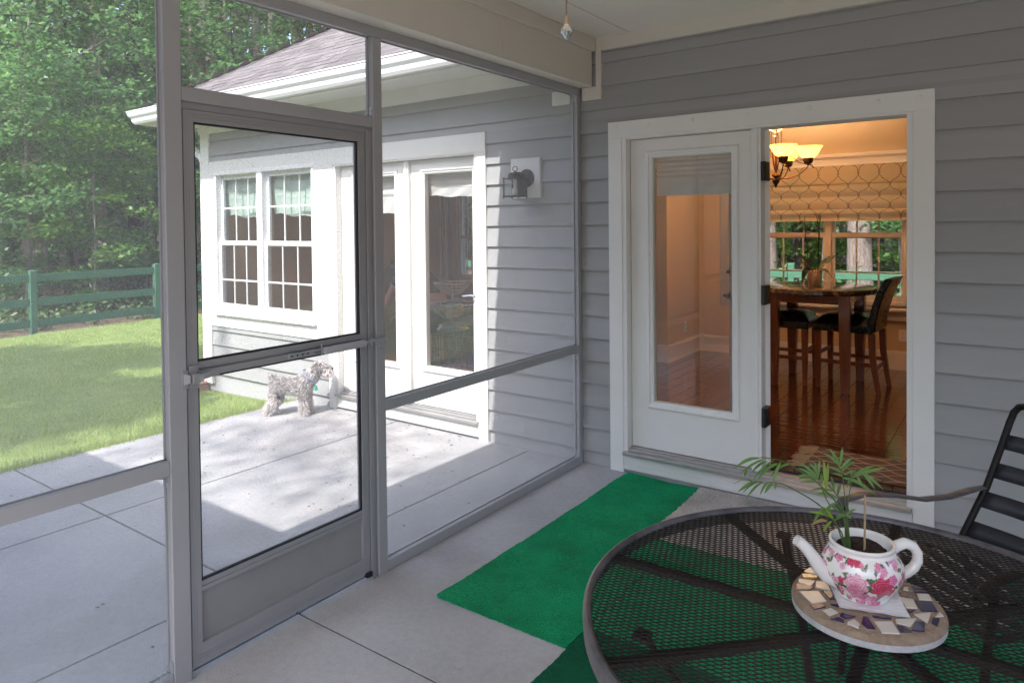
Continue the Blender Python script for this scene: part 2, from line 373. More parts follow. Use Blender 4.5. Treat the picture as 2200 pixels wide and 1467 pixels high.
def gutterprof(o, d):   # K-style section: o along outwards, z
    return [(0,2.715),(.055,2.712),(.07,2.735),(.075,2.765),(.095,2.79),(.105,2.815),(.105,2.842),(.112,2.845),(.112,2.836),(.10,2.836),(.098,2.812),(.07,2.762),(.05,2.72),(.006,2.722),(.006,2.84),(0,2.84)]
g = MB()
pr = gutterprof(0,0)
def sweep(mb, prof, fa, fb):
    n = len(prof); vs = [fa(o,z) for o,z in prof] + [fb(o,z) for o,z in prof]
    mb.add(vs, [tuple(range(n-1,-1,-1)), tuple(range(n,2*n))] + [(i,(i+1)%n,n+(i+1)%n,n+i) for i in range(n)])
gy, gx = EY+.018, EX+.018
sweep(g, pr, lambda o,z: (gx-o,gy-o,z), lambda o,z: (-.66,gy-o,z))
sweep(g, pr, lambda o,z: (gx-o,yb,z), lambda o,z: (gx-o,gy-o,z))
gut = g.build('gutter', M['gutter'], house)
d = MB(); sp = [(-4.98,-.02,2.72),(-4.98,-.02,2.60),(-4.95,-.005,2.55),(-4.77,.05,2.40),(-4.735,.06,2.33),(-4.735,.06,.12),(-4.76,.03,.03),(-4.9,-.06,-.02)]
d.tube(sp, [(.04,.032)]*len(sp), 12)
d.build('downspout', M['gutter'], house, smooth=35)

# porch roof and the rear wing's eave
t = MB(); t.box(-.62,5.0,-4.81,-.0,2.875,3.05); t.box(-.64,-.62,-4.36,-.48,2.72,3.05)
t.box(-.62,5.0,-5.5,-4.815,2.86,3.04); t.box(-3.2,-.62,-5.5,-4.37,2.80,2.96)
t.add([(-3.2,-4.37,2.965),(-.62,-4.37,2.965),(-.62,-7,4.6),(-3.2,-7,4.6),(-3.2,-7,2.9),(-.62,-7,2.9)], [(3,2,1,0),(0,3,4),(1,2,5)])
t.build('porch_roof', M['shingle'], house)
# porch ceiling: narrow beadboard strips running along the house
t = MB(); y = -4.80
while y < -.003:
    t.box(.126,4.9,y,min(y+.0415,-.003),2.850,2.862); t.box(.126,4.9,y+.0175,y+.0235,2.8485,2.8502); y += .045
t.box(.10,4.9,-4.81,0,2.864,2.873)
cl = t.build('porch_ceiling', M['ceil'], house)
t = MB(); t.box(.352,.378,-4.80,-.026,2.843,2.8484); t.build('batten', M['ceil'], cl, bevel=.001)
t = MB(); t.box(-.12,.10,-4.81,-1.021,2.537,2.874); t.box(-.12,.10,-1.018,-.021,2.537,2.874); t.box(-.10,.097,-1.0215,-1.0175,2.54,2.86)
bm = t.build('porch_beam', M['beam'], house, bevel=.002)
t = MB(); t.box(.1005,.126,-4.80,-.021,2.766,2.8498); t.build('beam_trim', M['beam'], bm, bevel=.003)
t = MB(); t.box(.02,.165,-.0205,.012,2.45,2.536); t.box(.1255,.165,-.0206,.012,2.536,2.852); t.build('beam_bracket', M['beam'], bm, bevel=.002)
t = MB(); t.box(-.215,-.07,-.028,.012,2.44,2.536); t.build('beam_block', M['trim'], bm, bevel=.002)

# ---------------------------------------------------------------- french doors (parts of the house)
def slab(mb, x0,x1,z0,z1, g, y0=.05, y1=.095):
    for (a,b,c,d) in rects(x0,x1,z0,z1,[g]): mb.box(a,b,y0,y1,c,d)
def molding(g, y, w=.045, h=.017):
    a,b,c,d = g; mb = MB()
    for s, (A,B) in enumerate((((a-w,c-w),(b+w,c-w)),((b+w,c-w),(b+w,d+w)),((b+w,d+w),(a-w,d+w)),((a-w,d+w),(a-w,c-w)))):
        ia = ((a,c),(b,c)),((b,c),(b,d)),((b,d),(a,d)),((a,d),(a,c)); I = ia[s]
        def mix(p,q,t): return (p[0]*(1-t)+q[0]*t, p[1]*(1-t)+q[1]*t)
        prof = [(0,0),(.08,h*.75),(.25,h),(.45,h*.9),(.55,h*.45),(.8,h*.4),(1,0)]
        for (t0,h0),(t1,h1) in zip(prof, prof[1:]):
            p0,p1 = mix(A,I[0],t0), mix(B,I[1],t0); q0,q1 = mix(A,I[0],t1), mix(B,I[1],t1)
            mb.add([(p0[0],y-h0,p0[1]),(p1[0],y-h0,p1[1]),(q1[0],y-h1,q1[1]),(q0[0],y-h1,q0[1])],[(0,1,2,3)])
    return mb
def french_door(label, o0,o1,a,b,zt,zo, mull, left, right, glass_l, glass_r, glassmats):
    t = MB()
    t.box(o0,a,-.019,.012,.0,zt); t.box(b,o1,-.019,.012,.0,zt); t.box(o0,o1,-.0195,.012,zt,zo)
    t.box(a-.002,a+.028,-.012,.14,.115,zt); t.box(b-.028,b+.002,-.012,.14,.115,zt); t.box(a+.028,b-.028,-.012,.14,zt-.012,zt+.02)
    t.box(mull[0],mull[1],.022,.14,.165,zt-.012)
    t.box(mull[0]+.018,mull[1]-.018,.014,.022,.165,zt-.012)
    fr = t.build('french_door', M['trim'], house, bevel=.0015); fr['label'] = label
    t = MB(); t.box(a+.001,b-.001,-.017,.012,.022,.118); t.build('riser_board', M['trimwood'], fr, bevel=.002)
    t = MB(); t.box(a+.004,b-.004,-.045,.125,.119,.140); t.box(a+.03,b-.03,.0,.118,.140,.153); t.box(a+.03,b-.03,.03,.05,.153,.163)
    t.build('threshold', M['metalsill'], fr, bevel=.002)
    for sl, g, gm in ((left,glass_l,glassmats[0]),(right,glass_r,glassmats[1])):
        if sl is None: continue
        t = MB(); slab(t, sl[0],sl[1],.166,zt-.016,g); t.build('door_panel', M['trim'], fr, bevel=.001)
        mo = molding(g, .05); mi = molding(g, .05)
        for v in mi.v: mo.v.append((v[0], .145-v[1], v[2]))
        n = len(mi.v); mo.f += [[i+n for i in f][::-1] for f in mi.f]; mo.m += mi.m
        mo.build('glass_molding', M['trim'], fr, smooth=35)
        pane = MB(); cx = (g[0]+g[1])/2; hx = (g[1]-g[0])/2; k = math.tan(R(gm[1]))
        pane.quad((cx-hx,.072-hx*k,g[2]),(cx+hx,.072+hx*k,g[2]),(cx+hx,.072+hx*k,g[3]),(cx-hx,.072-hx*k,g[3]))
        pane.build('glass', gm[0], fr)
    return fr
doorB = french_door('pair of white glass doors on the porch, one standing open', .214,2.056,.31,1.96,2.182,2.287, (1.130,1.186), (.342,1.128), None, (.497,1.005,.475,2.043), None, ((M['glassw'],-.85),None))
doorC = french_door('pair of white glass doors lit by the sun, both shut', -2.62,-.812,-2.532,-.90,2.172,2.318, (-1.70,-1.645), (-2.50,-1.702), (-1.643,-.93), (-2.31,-1.835,.475,2.045), (-1.49,-.995,.485,2.04), ((M['glassout'],0),(M['glassout'],0)))
# screw plugs along the head casing of the porch door
for x in (.27,.50,.79,1.12,1.46,1.80,1.99): MB().lathe([(.0125,0),(.0125,.002),(.009,.004)], (x,-.0195,2.25+.004*math.sin(x*9)), 14, axis=(0,-1,0)).build('screw_plug', M['trim'], doorB, smooth=30)
# the open leaf, swung in past the frame
hx, hy = 1.192, .105; dr = Vector((-math.sin(R(33)), math.cos(R(33)), 0)); nr = Vector((dr.y,-dr.x,0))
def leafbox(mb, s0,s1,z0,z1, n0=-.0225, n1=.0225):
    pts = [Vector((hx,hy,0))+dr*s+nr*n for s,n in ((s0,n0),(s1,n0),(s1,n1),(s0,n1))]
    mb.add([(p.x,p.y,z0) for p in pts]+[(p.x,p.y,z1) for p in pts], [(0,3,2,1),(4,5,6,7),(0,1,5,4),(1,2,6,5),(2,3,7,6),(3,0,4,7)])
t = MB()
for (a,b,c,d) in rects(.0,.77,.186,2.165,[(.13,.64,.49,2.045)]): leafbox(t,a,b,c,d)
for sgn in (-1,1):
    for (a,b,c,d) in rects(.085,.685,.445,2.09,[(.13,.64,.49,2.045)]): leafbox(t,a,b,c,d,sgn*.0225,sgn*.036)
lf = t.build('door_leaf', M['trim'], doorB, bevel=.002)
t = MB(); q = [Vector((hx,hy,0))+dr*s for s in (.13,.64)]
t.quad((q[0].x,q[0].y,.49),(q[1].x,q[1].y,.49),(q[1].x,q[1].y,2.045),(q[0].x,q[0].y,2.045)); t.build('glass', M['glass'], doorB)
for zc in (1.92,1.20,.485):
    t = MB(); t.box(1.188,1.214,.012,.104,zc-.055,zc+.055); t.box(1.1865,1.2165,.02,.026,zc-.055,zc+.055)
    t.lathe([(.0075,-.056),(.0075,.056)], (1.204,.012,zc), 10)
    for dz in (-.03,.03): t.lathe([(.005,0),(.003,.002)], (1.206,.0118,zc+dz), 8, axis=(.2,-1,0))
    t.build('hinge', M['black'], doorB)
def lever(parent, base, n, along, m, z1, z2):
    base, n, along = Vector(base), Vector(n), Vector(along); t = MB()
    c = base.copy(); c.z = z1; t.lathe([(.031,0),(.031,.006),(.022,.011),(.012,.014),(.012,.03)], c, 18, axis=n); t.build('deadbolt', m, parent, smooth=40); t = MB()
    c = base.copy(); c.z = z2; t.lathe([(.031,0),(.031,.006),(.02,.012),(.010,.014),(.010,.05)], c, 18, axis=n)
    p = c+n*.048; t.tube([p, p+along*.03+Vector((0,0,.006)), p+along*.07+Vector((0,0,.002)), p+along*.105+Vector((0,0,-.004)), p+along*.12+Vector((0,0,-.001))], [.0095,.009,.0075,.0065,.005], 8)
    return t.build('handle', m, parent, smooth=40)
pB = Vector((hx,hy,0))+dr*.71
lever(doorB, pB+nr*(-.0225), -nr, -dr, M['black'], 1.285, 1.12)
lever(doorC, (-.945,.05,0), (0,-1,0), (-1,0,0), M['nickel'], 1.235, 1.085)
# fabric shades rolled at the head of the door glass
def shade_roll(label, x0,x1,z0,z1,y, mm, parent, wav=.006, slats=5):
    t = MB(); nx, nz = 28, 40; vs = []; fs = []
    for i in range(nz+1):
        v = i/nz; z = z1+(z0-z1)*v
        fold = 0 if v > .62 else .5+.5*math.sin(v/.62*slats*2*math.pi)
        for k in range(nx+1):
            u = k/nx; yy = y-.003-.012*fold-wav*math.sin(u*7+v*3)-.004*math.sin(u*17+v*11)*v
            zz = z + (.010*math.sin(u*6.0+1)+.008*math.sin(u*13))*v*.7*wav/.006
            vs.append((x0+(x1-x0)*u, yy, zz))
    for i in range(nz):
        for k in range(nx): fs.append((i*(nx+1)+k, i*(nx+1)+k+1, (i+1)*(nx+1)+k+1, (i+1)*(nx+1)+k))
    t.add(vs, fs); o = t.build('door_shade', mm, parent, smooth=60); o['label'] = label; return o
M['linen'] = mat('white_shade_lining', (.72,.72,.70), .85, var=.06, vscale=8, trans=.2)
shade_roll('white folded fabric shade inside the shut porch door', .49,1.01,1.80,2.05,.135, M['linen'], doorB, wav=.001)
shade_roll('white fabric shade bunched inside the sunlit door', -2.33,-1.80,1.74,2.05,.14, M['linen'], doorC, slats=3)
shade_roll('white fabric shade bunched inside the sunlit door', -1.52,-.97,1.86,2.05,.14, M['linen'], doorC, slats=2)

# ---------------------------------------------------------------- windows
def window(label, x0,x1,z0,z1, mull, ym, zr, y, sgn, m_frame, parent, lowcols=3, hu=None, hl=None, gl=None, munt=None, casing=None):
    """double hung pair in the plane y; sgn=-1: seen from -y"""
    Y = lambda d: y + sgn*-1*d                    # d>0 goes away from the viewer
    def bx(mb,a,b,d0,d1,c,e): mb.box(a,b,min(Y(d0),Y(d1)),max(Y(d0),Y(d1)),c,e)
    t = MB(); f = .035
    bx(t,x0,x1,-.03,.075,z0,z0+f); bx(t,x0,x1,-.03,.075,z1-f,z1); bx(t,x0,x0+f,-.03,.075,z0+f,z1-f); bx(t,x1-f,x1,-.03,.075,z0+f,z1-f)
    bx(t,mull[0],mull[1],-.028,.075,z0+f,z1-f); bx(t,x0-.012,x1+.012,-.055,.0,z0-.03,z0)
    w = t.build('window', m_frame, parent, bevel=.003); w['label'] = label
    for (a,b) in ((x0+f,mull[0]),(mull[1],x1-f)):
        for (c,d,dep,up) in ((zr-.028,z1-f,.035,1),(z0+f,zr+.028,.005,0)):
            s = MB(); k = .03
            kb = .055 if not up else .045
            bx(s,a,b,dep,dep+.028,c,c+kb); bx(s,a,b,dep,dep+.028,d-.045,d); bx(s,a,a+k,dep,dep+.028,c+kb,d-.045); bx(s,b-k,b,dep,dep+.028,c+kb,d-.045)
            so = s.build('sash', m_frame, w, bevel=.002)
            mu = MB(); n = 3
            for i in range(1,n):
                xm = a+k+(b-a-2*k)*i/n; bx(mu,xm-.008,xm+.008,dep+.008,dep+.018,c+kb,d-.045)
            hz = hu if up else hl
            if hz: bx(mu,a+k,b-k,dep+.0085,dep+.0175,hz-.009,hz+.009)
            mu.build('muntin', munt or m_frame, w)
            g = MB(); yy = Y(dep+.006); g.quad((a+k,yy,c+kb),(b-k,yy,c+kb),(b-k,yy,d-.045),(a+k,yy,d-.045)); g.build('pane', gl or M['glass'], w)
    return w
winC = window('white double-hung window pair in the sunlit wall', -4.40,-2.79,.755,2.205,(-3.665,-3.575),0,1.466,-.0,-1,M['vinyl'],house,hu=1.83,hl=1.09,gl=M['glassout'])
M['shadegreen'] = mat('pale_green_shade', (.58,.71,.64), .85, var=.05, trans=.25)
for (a,b) in ((-4.36,-3.66),(-3.58,-2.83)):
    o = shade_roll('pale soft-folded fabric shade inside the window', a,b,1.74,2.20,.12, M['shadegreen'], winC, wav=.012, slats=2)
# ---------------------------------------------------------------- screen enclosure
sw = empty('screen_enclosure', (0,-2.4,0), 'grey aluminium screen enclosure with a screen door along the open side of the porch', 'screen enclosure')
def part(mb, name, m, parent=None, bevel=.0025, **k): return mb.build(name, m, parent or sw, bevel=bevel, **k)
X0, X1 = -.05, 0.0
for (a,b) in ((-2.857,-2.792),(-1.885,-1.829),(-.05,-.006)): part(MB().box(X0,X1,a,b,.0,2.49), 'post', M['alu'])
part(MB().box(X0,X1-.012,-.0055,-.0052+.016,.0,2.49).box(X0,-.016,-.006,.012,0,2.49), 'wall_channel', M['alu'])
part(MB().box(X0,X1,-4.80,-.0055,2.4905,2.537), 'header', M['alu'])
for (a,b,z) in ((-4.80,-2.8575,.757),(-1.8285,-.0505,.757)): part(MB().box(X0,X1-.001,a,b,z,z+.05), 'rail', M['alu'])
part(MB().box(X0,X1-.001,-2.7915,-1.8855,2.073,2.123), 'rail', M['alu'])
for (a,b) in ((-4.80,-2.8575),(-1.8285,-.0505)): part(MB().box(X0,X1-.001,a,b,.001,.052), 'bottom_plate', M['alu'])
SX = -.031
def screen(a,b,c,d,x=SX,parent=None):
    s = MB().quad((x,a,c),(x,b,c),(x,b,d),(x,a,d)).build('screen', M['screen'], parent or sw)
    sp = MB(); w = .006
    for (p,q,r,t_) in ((a,b,c,c+w),(a,b,d-w,d),(a,a+w,c,d),(b-w,b,c,d)): sp.box(x+.0005,x+.004,p,q,r,t_)
    sp.build('screen_spline', M['alu2'], s)
for (a,b) in ((-4.80,-2.857),(-1.829,-.05)):
    screen(a,b,.052,.757); screen(a,b,.807,2.4905)
screen(-2.792,-1.885,2.123,2.4905)
# door
part(MB().box(-.047,-.010,-2.7915,-2.786,.0,2.06).box(-.047,-.004,-1.9275,-1.905,.0,2.06).box(-.047,-.012,-1.905,-1.8855,0,2.06).box(-.049,-.014,-2.7915,-1.8855,2.0462,2.0725), 'door_jamb', M['alu2'], bevel=.001)
D0, D1 = -2.785, -1.9315
dm = MB()
dx0, dx1 = -.043, -.009
st = .040
dm.box(dx0,dx1,D0,D0+st,.035,2.045); dm.box(dx0,dx1,D1-st,D1,.035,2.045)
dm.box(dx0,dx1-.0005,D0+st,D1-st,2.003,2.045); dm.box(dx0,dx1-.0005,D0+st,D1-st,.035,.110)
dm.box(dx0,dx1-.0005,D0+st,D1-st,1.080,1.105); dm.box(dx0,dx1-.0005,D0+st,D1-st,1.113,1.137); dm.box(dx0,dx1-.008,D0+st,D1-st,1.105,1.113)
dm.box(dx0,dx1-.0005,D0+st,D1-st,.300,.315); dm.box(dx0,dx1-.006,D0+st,D1-st,.315,.335)
for yy in (D0+.010,D0+.020,D1-.010,D1-.020): dm.box(dx1,dx1+.0012,yy-.0008,yy+.0008,.06,2.03)
for zz in (2.02,2.032): dm.box(dx1,dx1+.0012,D0+.012,D1-.012,zz-.0008,zz+.0008)
for zz in (.058,.07): dm.box(dx1,dx1+.0012,D0+.012,D1-.012,zz-.0008,zz+.0008)
sdoor = part(dm, 'screen_door', M['alu2'], bevel=.0015); sdoor['label'] = 'grey aluminium screen door with a low solid kick panel'
part(MB().box(-.036,-.024,D0+st,D1-st,.11,.30), 'kick_panel', mat('kick_plate_enamel', (.31,.303,.297), .5, var=.12, vscale=5, bump=.25, bscale=220, bdist=.002), sdoor, bevel=0)
for (c,d) in ((.335,1.080),(1.137,2.003)):
    screen(D0+st,D1-st,c,d,-.03,sdoor)
    g = MB(); w = .007
    for (p,q,r,t_) in ((D0+st,D1-st,c,c+w),(D0+st,D1-st,d-w,d),(D0+st,D0+st+w,c,d),(D1-st-w,D1-st,c,d)): g.box(-.026,-.014,p,q,r,t_)
    g.build('gasket', M['spline'], sdoor)
part(MB().box(-.020,.004,D1-.03,D1+.004,.020,.042), 'floor_stop', M['black'], sdoor)
# closer
cz = 1.097; cl_ = MB()
cl_.lathe([(.0,0),(.010,.0),(.0145,.008),(.0155,.015),(.0155,.225),(.0145,.235),(.008,.24),(.004,.243),(.004,.29)], (.018,-2.205,cz), 18, axis=(0,1,0))
part(cl_, 'closer', mat('closer_enamel', (.46,.46,.47), .35, var=.08), sdoor, bevel=0, smooth=35)
g = MB(); g.box(-.009,.004,-2.36,-2.225,cz-.012,cz+.010); g.box(.004,.022,-2.245,-2.205,cz-.009,cz-.006); g.box(.004,.022,-2.245,-2.205,cz+.006,cz+.009)
for k in range(4): g.lathe([(.004,0),(.004,.002)], (.004,-2.35+.026*k,cz-.001), 8, axis=(1,0,0), m=1)
g.tube([(.010,-2.205,cz-.02),(.010,-2.205,cz+.03)], .003, 8)
part(g, 'closer_bracket', [M['galv'],M['black']], sdoor, bevel=0)
g = MB(); g.box(.0005,.003,-1.875,-1.835,cz-.033,cz+.036); g.box(.003,.022,-1.925,-1.832,cz-.003,cz+.012)
g.tube([(.018,-1.955,cz+.001),(.018,-1.925,cz+.005)], .006, 8); g.tube([(.018,-1.93,cz-.016),(.018,-1.93,cz+.018)], .003, 8)
for dy in (-.008,.008):
    for dz in (-.024,.026): g.lathe([(.004,0),(.003,.002)], (.003,-1.855+dy,cz+dz), 8, axis=(1,0,0))
part(g, 'closer_bracket', M['galv'], sdoor, bevel=.001)
# latch
g = MB(); g.box(-.009,.003,D0+.002,D0+.038,1.045,1.128); g.box(.003,.026,D0+.004,D0+.030,1.066,1.102)
g.tube([(.018,D0+.015,1.086),(.026,D0+.04,1.088),(.024,D0+.085,1.093),(.022,D0+.105,1.094)], [(.011,.006),(.010,.005),(.011,.004),(.010,.004)], 10, flat=(0,0,1))
for dz in (1.053,1.12): g.lathe([(.004,0),(.003,.002)], (.003,D0+.018,dz), 8, axis=(1,0,0))
part(g, 'latch', M['alu2'], sdoor, bevel=.0015)
part(MB().box(.0005,.004,D0-.026,D0-.003,1.05,1.115).prism([(.004,D0-.022,1.062),(.018,D0-.004,1.07),(.018,D0-.004,1.098),(.004,D0-.022,1.106)], (0,.003,0)), 'latch_keeper', M['alu2'], bevel=.001)
# angle clips with screws
def clip(y, z, sy, sz):
    g = MB(); g.box(-.046,-.004,min(y,y+sy*.003),max(y,y+sy*.003),min(z,z+sz*.045),max(z,z+sz*.045)); g.box(-.046,-.004,min(y,y+sy*.04),max(y,y+sy*.04),min(z,z+sz*.003),max(z,z+sz*.003))
    for xx in (-.035,-.014):
        g.lathe([(.0045,0),(.0045,.003),(.002,.005)], (xx,y+sy*.003,z+sz*.027), 8, axis=(0,sy,0)); g.lathe([(.0045,0),(.0045,.003),(.002,.005)], (xx,y+sy*.024,z+sz*.003), 8, axis=(0,0,sz))
    part(g, 'angle_clip', M['galv'], bevel=0)
clip(-2.8575,.0525,-1,1); clip(-2.8575,.7565,-1,-1); clip(-1.8855,2.1235,-1,1); clip(-.0505,2.490,-1,-1); clip(-.0505,.7565,-1,-1); clip(-.0505,.0525,-1,1)
# unseen far end, screened to let fill light in; porch back left open too
ow = empty('screen_enclosure', (4.85,-2.4,0), 'aluminium screen panels closing the far end of the porch', 'screen enclosure')
for a in (-4.80,-2.4,-.06): MB().box(4.82,4.87,a,a+.05,0,2.85).build('post', M['alu'], ow)
for (a,b) in ((-4.75,-2.4),(-2.35,-.06)): MB().quad((4.85,a,0),(4.85,b,0),(4.85,b,2.85),(4.85,a,2.85)).build('screen', M['screen'], ow)

# ---------------------------------------------------------------- ceiling fan pull chain
pcn = empty('pull_chain', (1.43,-2.53,2.85), 'beaded brass pull chain ending in a clear crystal drop', 'pull chain')
t = MB(); z = 2.84
while z > 2.172:
    t.lathe([(.0004,-.0023),(.0021,-.0012),(.0024,0),(.0021,.0012),(.0004,.0023)], (1.43,-2.53,z), 8); z -= .0062
t.tube([(1.43,-2.53,2.85),(1.43,-2.53,2.166)], .0006, 5)
t.build('chain', mat('brass_chain', (.36,.22,.11), .35, metal=.9, var=.3, vscale=300), pcn, smooth=60)
t = MB(); t.lathe([(.002,.0),(.0045,-.006),(.0072,-.020),(.0078,-.022),(.006,-.023)], (1.43,-2.53,2.168), 14); t.build('cap', mat('brass_cap', (.72,.52,.33), .3, metal=.85), pcn, smooth=40)
t = MB(); t.lathe([(.006,-.022),(.0165,-.040),(.017,-.043),(.0005,-.064)], (1.43,-2.53,2.168), 8)
cm, nt, N = newmat('crystal'); o_ = N('ShaderNodeOutputMaterial'); g_ = N('ShaderNodeBsdfGlass', Roughness=.02, IOR=1.5); g_.inputs[0].default_value = (1,.98,.96,1); nt.links.new(g_.outputs[0], o_.inputs[0])
t.build('crystal', cm, pcn)

# ---------------------------------------------------------------- floor, patio
def slabgrid(name, xs, ys, z, thick, m, kind='structure'):
    t = MB(); j = .006
    for a,b in zip(xs,xs[1:]):
        for c,d in zip(ys,ys[1:]): t.box(a+j,b-j,c+j,d-j,z-thick,z)
    o = t.build(name, m, None); tag(o, kind=kind); return o
slabgrid('porch_floor', [-.052,4.9], [-4.82,-2.297,.012], 0, .09, M['concrete'])
slabgrid('patio', [-.052,2.4,5.5], [-10,-7.5,-4.83], -.002, .12, M['concrete'])  # unseen slab, added so sunlit concrete bounces light into the porch
slabgrid('patio', [-3.12,-1.79,-.457,-.053], [-6.5,-4.6,-2.295,.012], 0, .12, M['concrete'])
tag(MB().box(-3.13,4.9,-6.5,.015,-.3,-.007).build('patio_joint', M['joint']), kind='structure')

# ---------------------------------------------------------------- floor coverings
def turfmat(name, c1, c2, c3, sc):
    m, nt, N = newmat(name); L = nt.links.new
    out = N('ShaderNodeOutputMaterial'); b = N('ShaderNodeBsdfPrincipled', Roughness=.75); L(b.outputs[0], out.inputs[0]); b.inputs['Specular IOR Level'].default_value = .15
    tc = N('ShaderNodeTexCoord'); n = N('ShaderNodeTexNoise', Scale=sc, Detail=4, Roughness=.75); n2 = N('ShaderNodeTexNoise', Scale=4, Detail=8, Roughness=.62)
    L(tc.outputs['Object'], n.inputs['Vector']); L(tc.outputs['Object'], n2.inputs['Vector'])
    r = ramp(nt, [(.32,c1),(.52,c2),(.72,c3)]); L(n.outputs['Fac'], r.inputs[0])
    r2 = ramp(nt, [(.32,(.68,.70,.68)),(.5,(.95,.95,.95)),(.7,(1.15,1.15,1.15))]); L(n2.outputs['Fac'], r2.inputs[0])
    mx = N('ShaderNodeMix', data_type='RGBA', blend_type='MULTIPLY'); mx.inputs[0].default_value = 1; L(r.outputs[0], mx.inputs[6]); L(r2.outputs[0], mx.inputs[7]); L(mx.outputs[2], b.inputs['Base Color'])
    bp = N('ShaderNodeBump', Strength=1, Distance=.009); L(n.outputs['Fac'], bp.inputs['Height']); L(bp.outputs[0], b.inputs['Normal'])
    return m
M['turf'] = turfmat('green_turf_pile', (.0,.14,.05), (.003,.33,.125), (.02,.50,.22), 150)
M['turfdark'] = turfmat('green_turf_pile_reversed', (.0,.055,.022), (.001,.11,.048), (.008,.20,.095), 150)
M['berber'] = turfmat('beige_loop_pile', (.33,.265,.22), (.64,.575,.52), (.80,.75,.69), 150)
def rug(name, poly, z, h, m, edge=.004, n=70, wav=.0016):
    """pile on a gently uneven backing, with a slightly ragged edge"""
    (ax,ay),(bx_,by_),(cx_,cy_),(dx_,dy_) = poly; A,B,Cc,D_ = (Vector((p[0],p[1],0)) for p in poly)
    nu, nv = max(6,int((B-A).length*n)), max(6,int((D_-A).length*n)); vs = []; fs = []
    for i in range(nu+1):
        for j_ in range(nv+1):
            u, v = i/nu, j_/nv; p = (A*(1-u)+B*u)*(1-v)+(D_*(1-u)+Cc*u)*v
            if i in (0,nu) or j_ in (0,nv): p = p+Vector((random.uniform(-edge,edge),random.uniform(-edge,edge),0))
            e = min(u*nu, (1-u)*nu, v*nv, (1-v)*nv)/n
            hh = h+wav*(math.sin(p.x*7.3+p.y*4.1)+math.sin(p.y*11.7-p.x*3.3)+.7*math.sin(p.x*19+p.y*23)) + .004*max(0,1-e/.04)*max(0,math.sin(p.y*3.1+p.x*5))
            vs.append((p.x,p.y,z+max(hh,.003)))
    k = nv+1
    for i in range(nu):
        for j_ in range(nv): fs.append((i*k+j_,(i+1)*k+j_,(i+1)*k+j_+1,i*k+j_+1))
    bd = [(i,0) for i in range(nu)]+[(nu,j_) for j_ in range(nv)]+[(i,nv) for i in range(nu,0,-1)]+[(0,j_) for j_ in range(nv,0,-1)]
    o = len(vs); vs += [(vs[i*k+j_][0],vs[i*k+j_][1],z) for i,j_ in bd]; nb = len(bd)
    for q in range(nb):
        a, b = bd[q], bd[(q+1)%nb]; fs.append((a[0]*k+a[1], b[0]*k+b[1], o+(q+1)%nb, o+q))
    t = MB(); t.add(vs, fs); return t.build(name, m, None, smooth=50)
tag(rug('turf_runner', [(.345,-.03),(.345,-1.872),(1.002,-1.868),(1.002,-.03)], .001, .007, M['turf'], .002), 'bright green turf runner lying along the porch floor beside the table', 'turf runner', 'green turf on the porch')
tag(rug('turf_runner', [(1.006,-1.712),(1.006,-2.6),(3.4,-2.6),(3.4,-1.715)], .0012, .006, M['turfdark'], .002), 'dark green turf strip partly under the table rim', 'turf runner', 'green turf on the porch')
tag(rug('turf_runner', [(1.012,-.79),(1.012,-1.705),(4.2,-1.705),(4.2,-.79)], .001, .0065, M['turf'], .002), 'bright green turf strip seen through the mesh table top', 'turf runner', 'green turf on the porch')
tag(rug('turf_runner', [(2.37,-.03),(2.37,-.78),(4.2,-.78),(4.2,-.03)], .001, .0066, M['turf'], .002), 'green turf piece against the wall behind the patio chair', 'turf runner', 'green turf on the porch')
tag(rug('carpet_piece', [(.84,-.035),(.855,-.82),(2.362,-.80),(2.362,-.03)], .011, .009, M['berber'], .006, 90), 'beige loop-pile carpet piece in front of the open door', 'carpet')
# ---------------------------------------------------------------- inside of the house
ZF = .18
M['tan'] = mat('tan_wall_paint', (.60,.45,.275), .7, var=.04, vscale=2)
M['warmtrim'] = mat('interior_trim', (.76,.70,.62), .4, var=.03)
def woodfloor():
    m, nt, N = newmat('scraped_wood'); L = nt.links.new
    out = N('ShaderNodeOutputMaterial'); b = N('ShaderNodeBsdfPrincipled', Roughness=.16); L(b.outputs[0], out.inputs[0]); b.inputs['Coat Weight'].default_value = 1.0; b.inputs['Coat Roughness'].default_value = .10
    tc = N('ShaderNodeTexCoord'); g = N('ShaderNodeNewGeometry')
    mp = N('ShaderNodeMapping'); mp.inputs['Scale'].default_value = (14,1.2,1); L(tc.outputs['Object'], mp.inputs[0])
    n = N('ShaderNodeTexNoise', Scale=3, Detail=8); L(mp.outputs[0], n.inputs['Vector'])
    r = ramp(nt, [(.3,(.055,.014,.007)),(.55,(.13,.038,.017)),(.8,(.22,.075,.032))]); L(n.outputs['Fac'], r.inputs[0])
    hs = N('ShaderNodeHueSaturation'); mr = N('ShaderNodeMapRange'); mr.inputs['To Min'].default_value = .6; mr.inputs['To Max'].default_value = 1.35; L(g.outputs['Random Per Island'], mr.inputs[0]); L(mr.outputs[0], hs.inputs['Value']); L(r.outputs[0], hs.inputs['Color']); L(hs.outputs[0], b.inputs['Base Color'])
    w = N('ShaderNodeTexNoise', Scale=1, Detail=2); mp2 = N('ShaderNodeMapping'); mp2.inputs['Scale'].default_value = (4,26,1); L(tc.outputs['Object'], mp2.inputs[0]); L(mp2.outputs[0], w.inputs['Vector'])
    bp = N('ShaderNodeBump', Strength=.28, Distance=.010); L(w.outputs['Fac'], bp.inputs['Height']); L(bp.outputs[0], b.inputs['Normal']); L(bp.outputs[0], b.inputs['Coat Normal'])
    return m
t = MB(); x = -4.5
